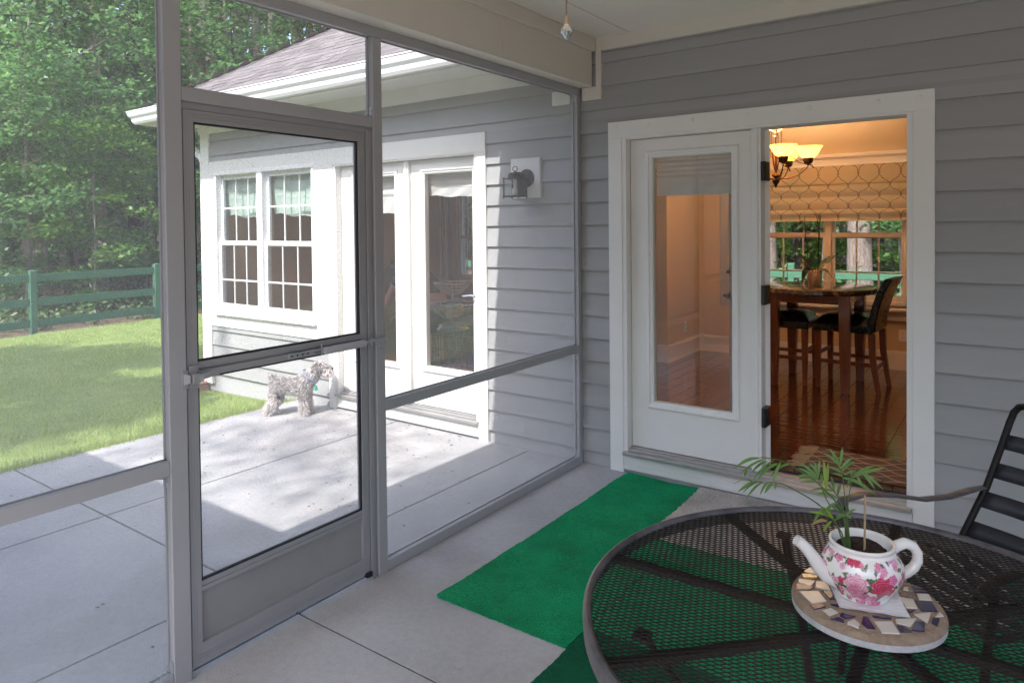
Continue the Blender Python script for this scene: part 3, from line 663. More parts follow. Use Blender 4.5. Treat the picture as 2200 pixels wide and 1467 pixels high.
while x < 4.77:
    y = .13 - random.random()*.9
    while y < 3.57:
        l = random.uniform(.55,1.3); a, b = max(y,.125), min(y+l,3.578)
        if b > a+.02: t.box(x+.0008,x+.1262,a+.0008,b-.0008,ZF-.015,ZF)
        y += l
    x += .127
fl = t.build('wood_floor', woodfloor(), house, bevel=.0018)
MB().box(-4.5,4.78,.125,3.58,ZF-.04,ZF-.0155).build('subfloor', M['joint'], fl)
t = MB()
for (a,b,c,d) in rects(-4.5, 4.78, ZF, 2.9, [(-.30,1.66,.70,2.30),(-4.5,-4.30,.8,2.25),(-4.17,-3.37,.8,2.25)]): t.box(a,b,3.570,3.5795,c,d)
for (a,b,c,d) in rects(-4.5, 4.78, ZF, 2.9, [(.22,2.05,ZF-1,2.27),(-2.62,-.82,ZF-1,2.26),(-4.44,-2.75,.70,2.26)]): t.box(a,b,.1395,.149,c,d)
t.box(-4.499,-4.489,.149,3.57,ZF,2.9); t.box(4.77,4.7795,.149,3.57,ZF,2.9)
t.box(-.70,-.545,2.68,3.57,ZF,2.9)
for (a,b,c,d) in rects(-4.5, 4.78, ZF, 2.9, []): pass
wl = t.build('interior_wall', M['tan'], house)
MB().box(-4.5,4.78,.13,3.58,2.90,2.93).build('interior_ceiling', mat('ceiling_flat_paint', (.70,.64,.55), .8), house)
def baseb(mb, a, b, nrm):
    a, b, n = Vector(a), Vector(b), Vector(nrm)
    for (h0,h1,d) in ((0,.02,.022),(.0,.145,.013),(.145,.165,.016),(.165,.183,.009)):
        mb.add([a+n*0+Vector((0,0,h0)),b+Vector((0,0,h0)),b+n*d+Vector((0,0,h0)),a+n*d+Vector((0,0,h0)),a+Vector((0,0,h1)),b+Vector((0,0,h1)),b+n*d+Vector((0,0,h1)),a+n*d+Vector((0,0,h1))],
               [(0,3,2,1),(4,5,6,7),(0,1,5,4),(1,2,6,5),(2,3,7,6),(3,0,4,7)])
t = MB()
baseb(t, (-.529,3.5695,ZF),(4.77,3.5695,ZF),(0,-1,0)); baseb(t, (-4.48,3.5695,ZF),(-.715,3.5695,ZF),(0,-1,0))
baseb(t, (-.5448,2.665,ZF),(-.5448,3.555,ZF),(1,0,0)); baseb(t, (-.72,2.6798,ZF),(-.532,2.6798,ZF),(0,-1,0)); baseb(t, (-.7005,2.665,ZF),(-.7005,3.555,ZF),(-1,0,0))
t.build('baseboard', M['warmtrim'], house, bevel=.0015)
wallplate = mat('white_plastic_plate', (.78,.74,.68), .4)
def outlet(name, c, n, label, parent=None, sock=True):
    o = empty(name, c, label, 'outlet'); c, n = Vector(c), Vector(n); s = Vector((0,0,1)).cross(n)
    def b3(mb, h, w, d0, d1, zc=0, sc=0): 
        q = [c+n*d+s*(sc+k*w)+Vector((0,0,zc+l*h)) for d in (d0,d1) for (k,l) in ((-1,-1),(1,-1),(1,1),(-1,1))]
        mb.add(q, [(3,2,1,0),(4,5,6,7),(0,1,5,4),(1,2,6,5),(2,3,7,6),(3,0,4,7)])
    t = MB(); b3(t,.058,.036,0,.005); t.build('plate', wallplate, o, bevel=.002)
    for dz in (-.022,.022):
        t = MB(); b3(t,.015,.013,.005,.007,dz); so = t.build('socket', wallplate, o, bevel=.002)
        t = MB(); b3(t,.005,.0012,.0069,.0073,dz+.003,-.006); b3(t,.005,.0012,.0069,.0073,dz+.003,.006); b3(t,.002,.002,.0069,.0073,dz-.007); t.build('slot', M['black'], so)
    return o
outlet('wall_outlet', (1.497,3.5695,.517), (0,-1,0), 'white electrical outlet low on the tan wall under the window corner')
outlet('wall_outlet', (-.5445,3.15,.50), (1,0,0), 'outlet plate on the side wall seen through the shut door glass')
# dining room window with casing
t = MB()
for (a,b,c,d) in rects(.005,1.655,.755,2.262,[(.11,1.545,.80,2.19)]): t.box(a,b,3.548,3.57,c,d)
for (a,b,c,d) in rects(.09,1.565,.78,2.205,[(.11,1.545,.80,2.19)]): t.box(a,b,3.540,3.548,c,d)
t.box(.0,1.66,3.540,3.57,2.262,2.275); t.box(-.01,1.67,3.53,3.57,2.275,2.30); t.box(-.004,1.664,3.535,3.57,2.30,2.312)
t.box(-.02,1.68,3.50,3.548,.755,.78); t.box(.005,1.655,3.552,3.57,.665,.755); t.box(.0,1.66,3.546,3.57,.655,.672); t.box(.0,1.66,3.55,3.57,.69,.70)
for (a,b,c,d) in rects(.005,1.655,.70,2.26,[(.11,1.545,.80,2.19)]): t.box(a,b,3.5705,3.60,c,d)
t.build('window_casing', M['warmtrim'], house, bevel=.002)
win = window('double-hung window pair behind the dining table', .11,1.545,.80,2.19,(.80,.852),0,1.487,3.595,-1,M['warmtrim'],house,hl=1.115)
for (a,b) in ((.16,.78),(.87,1.50)):
    t = MB()
    for xx in (a+.15,b-.15): t.box(xx-.022,xx+.022,3.583,3.60,1.516,1.524); t.box(xx-.012,xx+.016,3.578,3.595,1.524,1.532)
    t.build('sash_lock', mat('lock_metal', (.5,.45,.36), .4, metal=.5), win, bevel=.001)
for (a,b) in ((-4.45,-4.32),(-4.12,-3.42)):
    window('window across the darker room', a-.05,b+.05,.84,2.21,((a+b)/2-.012,(a+b)/2+.012),0,1.46,3.60,-1,M['vinyl'],house)

# roman shade with an ogee lattice
rs = empty('roman_shade', (.83,3.53,2.17), 'cream roman shade printed with a brown trellis, half drawn over the dining window', 'roman shade')
M['cream'] = mat('cream_linen', (.68,.56,.37), .85, var=.05, vscale=14, bump=.2, bscale=400, bdist=.002, trans=.42)
M['print'] = mat('brown_print', (.06,.03,.015), .8)
SH0, SH1, SZ0, SZ1 = .10, 1.552, 2.185, 1.625
def shsurf(u, v):
    """v: metres of cloth down from the rail -> point"""
    L1, L2 = .185, .42
    if v < L1: return (u, 3.498, SZ0-v)                       # valance
    v2 = v-L1
    if v2 < .40:                                              # body behind, gathered at battens
        z = SZ0-.175-v2*.66 ; y = 3.515-.016*abs(math.sin(v2/.40*math.pi*2))
        return (u, y, z)
    v3 = v2-.40
    return (u, 3.500-.012*math.sin(v3/.14*math.pi*2.0), max(SZ1, SZ0-.44-v3*.8))
nv, nu = 90, 30; LEN = .725; vs = []; fs = []
for i in range(nv+1):
    for k in range(nu+1): vs.append(shsurf(SH0+(SH1-SH0)*k/nu, LEN*i/nv))
for i in range(nv):
    for k in range(nu): fs.append((i*(nu+1)+k, i*(nu+1)+k+1, (i+1)*(nu+1)+k+1, (i+1)*(nu+1)+k))
t = MB(); t.add(vs, fs); cloth = t.build('cloth', M['cream'], rs, smooth=50)
t = MB(); PW, PH = .185, .30
def motif(s):   # half outline of one ogee cell (x offset 0..1, y 0..1) with steps
    return [(0,0),(.03,.03),(.10,.035),(.13,.075),(.22,.08),(.30,.13),(.42,.17),(.47,.25),(.47,.29),(.42,.37),(.36,.40),(.36,.43),(.28,.44),(.28,.47),(.18,.48),(.15,.5)]
def cellline(cx, top, side):
    base = [(0,.0),(.0,.05),(.06,.07),(.11,.12),(.11,.15),(.20,.16),(.22,.20),(.36,.23),(.46,.32),(.48,.42),(.46,.5)]
    pts = [(cx+side*a*PW, top+b*PH) for a,b in base]
    low = [(cx+side*(a)*PW, top+(1-b)*PH) for a,b in base[::-1]]
    return pts+[(cx+side*.5*PW, top+.5*PH)]
row = 0; top = -.06
while top < LEN:
    k = 0; cx = SH0 - (.5*PW if row % 2 else 0)
    while cx < SH1+PW:
        for sd_ in (-1,1):
            pl = cellline(cx, top, sd_)
            for (a,b) in zip(pl, pl[1:]):
                if not (SH0+.003 < a[0] < SH1-.003 and SH0+.003 < b[0] < SH1-.003 and 0 <= a[1] <= LEN-.005 and 0 <= b[1] <= LEN-.005): continue
                n_ = max(1, int(abs(b[1]-a[1])/.008))
                for q in range(n_):
                    p0 = [a[j]+(b[j]-a[j])*q/n_ for j in (0,1)]; p1 = [a[j]+(b[j]-a[j])*(q+1)/n_ for j in (0,1)]
                    d = Vector((p1[0]-p0[0], p1[1]-p0[1], 0)); 
                    if d.length < 1e-6: continue
                    w = Vector((-d.y,d.x,0)).normalized()*.0022
                    c4 = [(p0[0]+w.x,p0[1]+w.y),(p1[0]+w.x,p1[1]+w.y),(p1[0]-w.x,p1[1]-w.y),(p0[0]-w.x,p0[1]-w.y)]
                    P4 = [shsurf(*c) for c in c4]; t.quad(*[(x,y-.0012,z) for x,y,z in P4])
        cx += PW
    top += PH*.5; row += 1
t.build('trellis_print', M['print'], cloth)
t = MB(); t.tube([(1.556,3.50,2.17),(1.556,3.505,1.2),(1.552,3.51,.62)], .0016, 6); t.lathe([(.001,.03),(.006,.02),(.007,0),(.003,-.004)], (1.552,3.51,.60), 10)
t.build('cord', mat('cream_cord', (.7,.62,.5), .8), rs)

# chandelier
ch = empty('chandelier', (.625,2.4,2.9), 'bronze chandelier with lit alabaster glass bowl shades over the dining table', 'chandelier')
bz = mat('aged_bronze', (.10,.062,.035), .38, metal=.75, var=.45, vscale=60)
bz2 = mat('pale_gold_bronze', (.42,.29,.16), .32, metal=.8, var=.3, vscale=60)
t = MB(); t.lathe([(.004,2.9),(.06,2.899),(.055,2.88),(.02,2.865),(.006,2.86),(.006,2.50),(.02,2.495),(.066,2.485),(.07,2.47),(.05,2.455),(.02,2.44),(.012,2.42),(.015,2.405),(.003,2.39)], (.625,2.4,0), 24); t.build('canopy', bz2, ch, smooth=35)
t = MB(); t.lathe([(.006,2.40),(.010,2.08),(.03,2.065),(.036,2.045),(.02,2.03),(.034,2.01),(.03,1.985),(.012,1.965),(.014,1.955),(.006,1.945),(.001,1.93)], (.625,2.4,0), 18)
for k in range(5):
    a = R(-62+72*k); d = Vector((math.cos(a),math.sin(a),0)); c = Vector((.625,2.4,0))
    t.tube([c+d*.045+Vector((0,0,2.45)), c+d*.05+Vector((0,0,2.36)), c+d*.038+Vector((0,0,2.25)), c+d*.012+Vector((0,0,2.10))], .006, 8)
t.build('stem', bz, ch, smooth=40)
lamp_pos = []
for k in range(5):
    a = R(-62+72*k); d = Vector((math.cos(a),math.sin(a),0)); c = Vector((.625,2.4,0)); rr = .27
    t = MB(); t.tube([c+d*.02+Vector((0,0,2.02)), c+d*.10+Vector((0,0,2.015)), c+d*.19+Vector((0,0,2.045)), c+d*.255+Vector((0,0,2.10)), c+d*.275+Vector((0,0,2.135)), c+d*.30+Vector((0,0,2.125)), c+d*.315+Vector((0,0,2.10))], .0055, 8)
    t.tube([c+d*.275+Vector((0,0,2.13)), c+d*.20+Vector((0,0,2.155)), c+d*.12+Vector((0,0,2.22)), c+d*.04+Vector((0,0,2.30))], .0045, 8)
    e = c+d*rr; t.lathe([(.006,2.13),(.034,2.145),(.042,2.17),(.044,2.195),(.02,2.20)], (e.x,e.y,0), 16)
    am = t.build('arm', bz, ch, smooth=40)
    t = MB(); prof = [(.03,2.185),(.055,2.20),(.085,2.235),(.100,2.265),(.112,2.285),(.120,2.292),(.117,2.294),(.098,2.268),(.082,2.238),(.05,2.203),(.0,2.192)]
    t.lathe(prof, (e.x,e.y,0), 28); t.build('shade', emitmat('lit_alabaster' if k==0 else 'lit_alabaster_%d'%k, (1.0,.62,.28), .12), am, smooth=50)
    lamp_pos.append((e.x,e.y,2.245))

# dining table
dt = empty('dining_table', (.93,2.575,ZF), 'round counter-height dining table with a brown marble top and cherry legs', 'table')
M['cherry'] = mat('cherry_wood', (.30,.085,.028), .3, col2=(.15,.036,.012), vscale=4, stretch=(9,9,1), coat=.4, detail=8)
def marb():
    m, nt, N = newmat('brown_marble'); L = nt.links.new
    out = N('ShaderNodeOutputMaterial'); b = N('ShaderNodeBsdfPrincipled', Roughness=.12); L(b.outputs[0], out.inputs[0]); b.inputs['Coat Weight'].default_value = .6
    tc = N('ShaderNodeTexCoord'); n = N('ShaderNodeTexNoise', Scale=14, Detail=9, Distortion=1.2, Roughness=.7); v = N('ShaderNodeTexVoronoi', Scale=11, feature='F1'); L(tc.outputs['Object'], n.inputs['Vector']); L(tc.outputs['Object'], v.inputs['Vector'])
    r = ramp(nt, [(.3,(.035,.02,.012)),(.48,(.10,.06,.036)),(.62,(.25,.17,.11)),(.8,(.42,.33,.24))]); L(n.outputs['Fac'], r.inputs[0])
    hs = N('ShaderNodeHueSaturation'); mr = N('ShaderNodeMapRange'); mr.inputs['To Min'].default_value = .55; mr.inputs['To Max'].default_value = 1.5; sp_ = N('ShaderNodeSeparateColor'); L(v.outputs['Color'], sp_.inputs[0]); L(sp_.outputs[0], mr.inputs[0]); L(mr.outputs[0], hs.inputs['Value']); L(r.outputs[0], hs.inputs['Color']); L(hs.outputs[0], b.inputs['Base Color'])
    return m
t = MB(); t.lathe([(.0,1.052),(.478,1.052),(.49,1.048),(.494,1.038),(.492,1.012),(.482,1.002),(.0,1.002)], (.93,2.575,0), 64); t.build('table_top', marb(), dt, smooth=35)
legs = ((.635,2.285),(1.222,2.268),(.645,2.885),(1.238,2.865))
t = MB()
for i,j in ((0,1),(2,3),(0,2),(1,3)):
    a, b = Vector((*legs[i],.96)), Vector((*legs[j],.96)); t.bar(a, b, .022, .075)
t.build('apron', M['cherry'], dt, bevel=.002)
for (x,y) in legs:
    t = MB(); vs = []
    for z, w in ((ZF,.030),(ZF+.06,.031),(.55,.040),(.90,.044),(1.0015,.044)):
        vs.append([(x-w,y-w,z),(x+w,y-w,z),(x+w,y+w,z),(x-w,y+w,z)])
    for r0,r1 in zip(vs,vs[1:]): t.add(r0+r1, [(0,1,5,4),(1,2,6,5),(2,3,7,6),(3,0,4,7)])
    t.add(vs[0],[(3,2,1,0)]); t.build('leg', M['cherry'], dt, bevel=.003)
# parsons counter chair (faces -x at the origin: back at +x)
M['leather'] = mat('black_leather', (.012,.010,.009), .28, var=.3, vscale=20, bump=.15, bscale=250, bdist=.002)
def chair(label):
    o = empty('counter_chair', (0,0,0), label, 'chair', 'counter chairs at the dining table')
    t = MB(); n = 10; vs = []; fs = []
    for i in range(n+1):
        for j in range(n+1):
            u, v = i/n*2-1, j/n*2-1; e = (1-abs(u)**4)*(1-abs(v)**4)
            vs.append((u*.235, v*.225, .565+.085*e**.5 if e > 0 else .565))
    k = n+1
    for i in range(n):
        for j in range(n): fs.append((i*k+j, (i+1)*k+j, (i+1)*k+j+1, i*k+j+1))
    t.add(vs, fs); t.box(-.235,.235,-.225,.225,.50,.566)
    t.build('seat', M['leather'], o, bevel=.008, smooth=40, seg=2)
    t = MB(); prof = [(.19,.52),(.205,.62),(.225,.72),(.27,.86),(.325,.965)]
    for (x0,z0),(x1,z1) in zip(prof,prof[1:]):
        w0 = .215; t.add([(x0,-w0,z0),(x0+.065,-w0,z0),(x0+.065,w0,z0),(x0,w0,z0),(x1,-w0,z1),(x1+.06,-w0,z1+.004),(x1+.06,w0,z1+.004),(x1,w0,z1)],
              [(0,1,5,4),(1,2,6,5),(2,3,7,6),(3,0,4,7)])
    t.add([(.19,-.215,.52),(.255,-.215,.52),(.255,.215,.52),(.19,.215,.52)],[(3,2,1,0)]); t.add([(.325,-.215,.965),(.385,-.215,.969),(.385,.215,.969),(.325,.215,.965)],[(0,1,2,3)])
    t.build('backrest', M['leather'], o, bevel=.012, smooth=60, seg=2)
    for (x,y,s) in ((-.205,-.19,0),(-.205,.19,0),(.225,-.195,1),(.225,.195,1)):
        t = MB(); lv = []
        for z, w, dx in ((0,.017,.055*s),(.12,.019,.035*s),(.30,.023,.008*s),(.50,.025,0)): lv.append([(x+dx-w,y-w,z),(x+dx+w,y-w,z),(x+dx+w,y+w,z),(x+dx-w,y+w,z)])
        for r0,r1 in zip(lv,lv[1:]): t.add(r0+r1, [(0,1,5,4),(1,2,6,5),(2,3,7,6),(3,0,4,7)])
        t.add(lv[0],[(3,2,1,0)]); t.build('leg', M['cherry'], o, bevel=.003)
    for (a,b) in (((-.205,-.19,.235),(.245,-.195,.235)),((-.205,.19,.235),(.245,.195,.235)),((-.205,-.19,.30),(-.205,.19,.30)),((.24,-.19,.20),(.24,.19,.20))):
        t = MB(); t.bar(a,b,.018,.032); t.build('stretcher', M['cherry'], o, bevel=.002)
    return o
c1 = chair('black leather counter chair with its tall back beside the window'); c1.location = (1.195,2.585,ZF); c1.rotation_euler = (0,0,R(-4))
c2 = copy_tree(c1, (.665,2.59,ZF), R(180), label='black leather counter chair half hidden behind the door frame')
# orchid in a pot
op = empty('flower_pot', (.925,2.52,1.0525), 'cream ribbed flower pot standing on the marble table', 'flower pot')
t = MB(); pr_ = [(.0,0),(.046,0),(.048,.004)]
for i in range(26):
    f = i/25; pr_.append((.048+.016*f+.006*math.sin(f*3.1)+(.0012 if i%2 else -.0008), .006+.128*f))
pr_ += [(.067,.14),(.064,.144),(.058,.14),(.056,.12),(.0,.118)]
t.lathe([(r,z+1.0525) for r,z in pr_], (.925,2.52,0), 32); pot_o = t.build('pot', mat('ribbed_clay', (.62,.50,.36), .6, var=.15, vscale=5, stretch=(1,1,30)), op, smooth=25)
MB().lathe([(.0,1.168),(.055,1.171),(.0,1.178)], (.925,2.52,0), 16).build('bark', M['soil'], op)
orc = empty('orchid', (.925,2.52,1.17), 'orchid with broad dark leaves and bare flower spikes in the cream pot', 'plant')
M['orchleaf'] = mat('orchid_leaf', (.055,.10,.035), .35, var=.35, vscale=9)
def blade(mb, pts, w, up=(0,0,1), n=9, fold=.25, thick=None):
    pts = [Vector(p) for p in pts]; P_ = []
    for i in range(n+1):                            # quadratic/cubic interpolation
        f = i/n*(len(pts)-1); k = min(int(f), len(pts)-2); f -= k
        p0 = pts[max(k-1,0)]; p1 = pts[k]; p2 = pts[k+1]; p3 = pts[min(k+2,len(pts)-1)]
        P_.append(.5*((2*p1)+(p2-p0)*f+(2*p0-5*p1+4*p2-p3)*f*f+(3*p1-p0-3*p2+p3)*f**3))
    vs = []; fs = []; up = Vector(up)
    for i,p in enumerate(P_):
        d = (P_[min(i+1,n)]-P_[max(i-1,0)]).normalized(); s = d.cross(up)
        if s.length < 1e-4: s = d.orthogonal()
        s.normalize(); u2 = s.cross(d); f = i/n; ww = w*(math.sin(math.pi*min(1,f*.92+.08))**.7)*(1 if f < .6 else 1-(f-.6)*.9)
        if i == n: ww = w*.04
        vs += [p+s*ww+u2*ww*fold, p, p-s*ww+u2*ww*fold]
    for i in range(n): a = i*3; fs += [(a,a+3,a+4,a+1),(a+1,a+4,a+5,a+2)]
    mb.add(vs, fs)
oc = Vector((.925,2.52,1.175)); ri = Vector((.81,.586,0)); fw_ = Vector((-.586,.81,0))
for (pl, w) in (([(0,0),(-.05,.05),(-.11,.12),(-.155,.175)],.022),([(0,0),(-.05,.05),(-.11,.085),(-.155,.05)],.02),([(0,0),(-.04,.03),(-.10,.0),(-.125,-.09)],.03),([(0,0),(.06,.05),(.12,.10),(.165,.145)],.026),([(0,0),(.08,.07),(.15,.10),(.23,.155)],.02),([(0,0),(.06,.03),(.13,.0),(.20,-.07)],.018)):
    t = MB(); blade(t, [oc+ri*a+Vector((0,0,b))+fw_*(a*.3) for a,b in pl], w, up=(.4,-.5,.8)); t.build('leaf', M['orchleaf'], orc, smooth=60)
for pl in (([(-.06,.0),(-.065,.20),(-.085,.38),(-.085,.50)]),([(.03,.0),(.035,.22),(.04,.36),(.055,.51)]),([(.03,.1),(.045,.35),(.03,.44),(.02,.50),(.0,.53)]),([(-.085,.42),(-.10,.46),(-.13,.465)]),([(.045,.4),(.01,.43),(-.04,.425)])):
    MB().tube([oc+ri*a+Vector((0,0,b)) for a,b in pl], .0035, 6).build('spike', mat('dry_spike', (.05,.035,.02), .6) if 'dry_spike' not in bpy.data.materials else bpy.data.materials['dry_spike'], orc)

# woven rug inside the door
dr_ = empty('door_rug', (1.8,.39,ZF), 'brown flat-woven rug with a pale trellis and tan fringe inside the open door', 'rug')
M['rugb'] = mat('brown_weave', (.20,.145,.115), .95, col2=(.11,.075,.06), vscale=70, stretch=(1,12,1), bump=.5, bscale=300, bdist=.004)
t = MB(); x0, x1, y0, y1 = 1.37, 2.35, .165, .60; zr_ = lambda x,y: ZF+.010+.004*math.sin(x*9+y*5)
vs = []; fs = []
for i in range(41):
    for j in range(13):
        x, y = x0+(x1-x0)*i/40, y0+(y1-y0)*j/12; vs.append((x, y+.012*math.sin(x*5), zr_(x,y)))
for i in range(40):
    for j in range(12): fs.append((i*13+j, (i+1)*13+j, (i+1)*13+j+1, i*13+j+1))
t.add(vs, fs); t.box(x0,x1,y0+.012,y1-.012,ZF+.0008,ZF+.006); wv = t.build('weave', M['rugb'], dr_, smooth=60)
t = MB(); NR = 4
for r_ in range(NR+1):
    yb_ = y0+(y1-y0)*r_/NR
    for ph in (0,1):
        pts = []
        for i in range(60):
            x = x0+(x1-x0)*i/59; s = math.sin((x*2*math.pi/.40)+math.pi*ph+math.pi*r_); y = yb_+.054*(abs(s)**.8)*(1 if s > 0 else -1)+.012*math.sin(x*5)
            if y0+.004 < y < y1-.004: pts.append((x,y,zr_(x,y)+.0015))
            else:
                if len(pts) > 2: t.tube(pts,[(.004,.0012)]*len(pts),6,flat=(0,1,0))
                pts = []
        if len(pts) > 2: t.tube(pts,[(.0035,.0012)]*len(pts),6,flat=(0,1,0))
t.build('trellis_line', mat('pale_yarn', (.58,.42,.27), .95), wv)
t = MB()
for i in range(130):
    y = y0+(y1-y0)*random.random(); l = random.uniform(.05,.10); dy = random.uniform(-.03,.03); zz = ZF+.004+random.random()*.008
    t.tube([(x0+.008,y+.012*math.sin(x0*5),zz+.006),(x0-l*.5,y+dy*.6,zz+.004),(x0-l,y+dy,zz)], [.0022,.002,.0015], 5)
t.build('fringe', mat('tan_fringe', (.50,.34,.18), .95, var=.3, vscale=60), dr_)
# curio cabinet at the far end of the next room
cu = empty('curio_cabinet', (-1.15,3.35,ZF), 'tall reddish wood curio cabinet glimpsed through the shut door glass', 'cabinet')
t = MB()
for xx in (-1.5,-.82): 
    for yy in (3.08,3.54): t.box(xx,xx+.045,yy-.02,yy+.02,ZF,2.0)
t.box(-1.52,-.75,3.05,3.568,ZF,ZF+.14); t.box(-1.52,-.75,3.05,3.568,1.97,2.06)
t.build('frame', M['cherry'], cu, bevel=.003)
for z in (.62,.98,1.34,1.68):
    MB().box(-1.46,-.80,3.08,3.55,z,z+.018).build('shelf', M['cherry'], cu, bevel=.002)
for sgn in (0,): MB().quad((-.80,3.10,ZF+.15),(-.80,3.52,ZF+.15),(-.80,3.52,1.96),(-.80,3.10,1.96)).build('pane', M['glass'], cu)
fg = mat('stoneware_glaze', (.30,.22,.16), .3, var=.5, vscale=30)
zs = [ZF+.142,.6385,.9985,1.3585,1.6985]
figs = ['small brown figurine on the cabinet floor','brown figurine on the lowest cabinet shelf','brown figurine on the second cabinet shelf from below','brown figurine on the third cabinet shelf from below','brown figurine on the topmost cabinet shelf']
for i,z in enumerate(zs):
    o = MB().lathe([(.0,0),(.05,.0),(.045,.01),(.03,.04),(.05,.09),(.055,.13),(.03,.17),(.036,.20),(.03,.235),(.0,.245)], (-.90,3.2+.02*i,z), 16).build('figurine', fg, None, smooth=50)
    tag(o, figs[i], 'figurine', 'figurines in the curio cabinet')
TILES={'W':[[(-0.143,0.049),(-0.136,0.076),(-0.115,0.051),(-0.138,0.046)],[(-0.145,0.003),(-0.11,0.014),(-0.113,-0.015),(-0.141,-0.014)],[(-0.109,0.014),(-0.087,0.026),(-0.073,-0.01),(-0.104,-0.016)],[(-0.129,-0.056),(-0.094,-0.029),(-0.07,-0.064),(-0.094,-0.092)],[(-0.068,-0.109),(-0.056,-0.089),(-0.04,-0.099),(-0.052,-0.124)],[(-0.016,-0.126),(-0.006,-0.108),(0.007,-0.121),(0.007,-0.138),(-0.015,-0.134)],[(0.029,-0.092),(0.06,-0.072),(0.079,-0.112),(0.049,-0.129)],[(0.064,-0.057),(0.1,-0.03),(0.094,-0.07),(0.068,-0.072)],[(0.094,-0.014),(0.123,0.013),(0.121,-0.036)],[(0.132,0.001),(0.138,0.026),(0.146,0.013)],[(0.089,0.083),(0.112,0.096),(0.12,0.07),(0.096,0.059)],[(0.058,0.047),(0.086,0.052),(0.097,0.016),(0.077,0.005)],[(0.062,0.099),(0.07,0.105),(0.072,0.088),(0.062,0.086)]],'G':[[(-0.145,0.031),(-0.128,0.04),(-0.111,0.043),(-0.111,0.031),(-0.137,0.014)]],'P':[[(-0.144,-0.025),(-0.119,-0.016),(-0.106,-0.022),(-0.111,-0.035),(-0.135,-0.051)],[(0.059,0.077),(0.083,0.086),(0.085,0.058),(0.058,0.054)]],'B':[[(-0.087,-0.024),(-0.07,-0.015),(-0.056,-0.047),(-0.065,-0.051)],[(-0.095,-0.103),(-0.076,-0.083),(-0.066,-0.09),(-0.084,-0.116)],[(-0.06,-0.074),(-0.047,-0.063),(-0.043,-0.074),(-0.052,-0.075)],[(-0.034,-0.097),(-0.006,-0.095),(-0.022,-0.116),(-0.034,-0.11)],[(-0.048,-0.134),(-0.033,-0.118),(-0.023,-0.124),(-0.022,-0.133)],[(0.007,-0.084),(0.014,-0.081),(0.036,-0.121),(0.022,-0.127),(0.009,-0.115)],[(0.022,-0.071),(0.057,-0.057),(0.056,-0.063),(0.026,-0.077)],[(0.069,-0.082),(0.081,-0.077),(0.098,-0.09),(0.08,-0.104)],[(0.1,-0.045),(0.116,-0.034),(0.119,-0.074),(0.097,-0.085)],[(0.128,-0.006),(0.14,-0.002),(0.139,-0.035),(0.128,-0.032)],[(0.089,0.049),(0.119,0.066),(0.134,0.027),(0.105,0.009)],[(0.075,0.118),(0.084,0.123),(0.099,0.116),(0.081,0.102)],[(0.08,0.098),(0.101,0.111),(0.11,0.104),(0.084,0.089)],[(0.079,-0.002),(0.094,0.006),(0.086,-0.015)]],'N':[[(-0.085,0.023),(-0.04,-0.081),(0.091,-0.041),(0.055,0.052)]]}
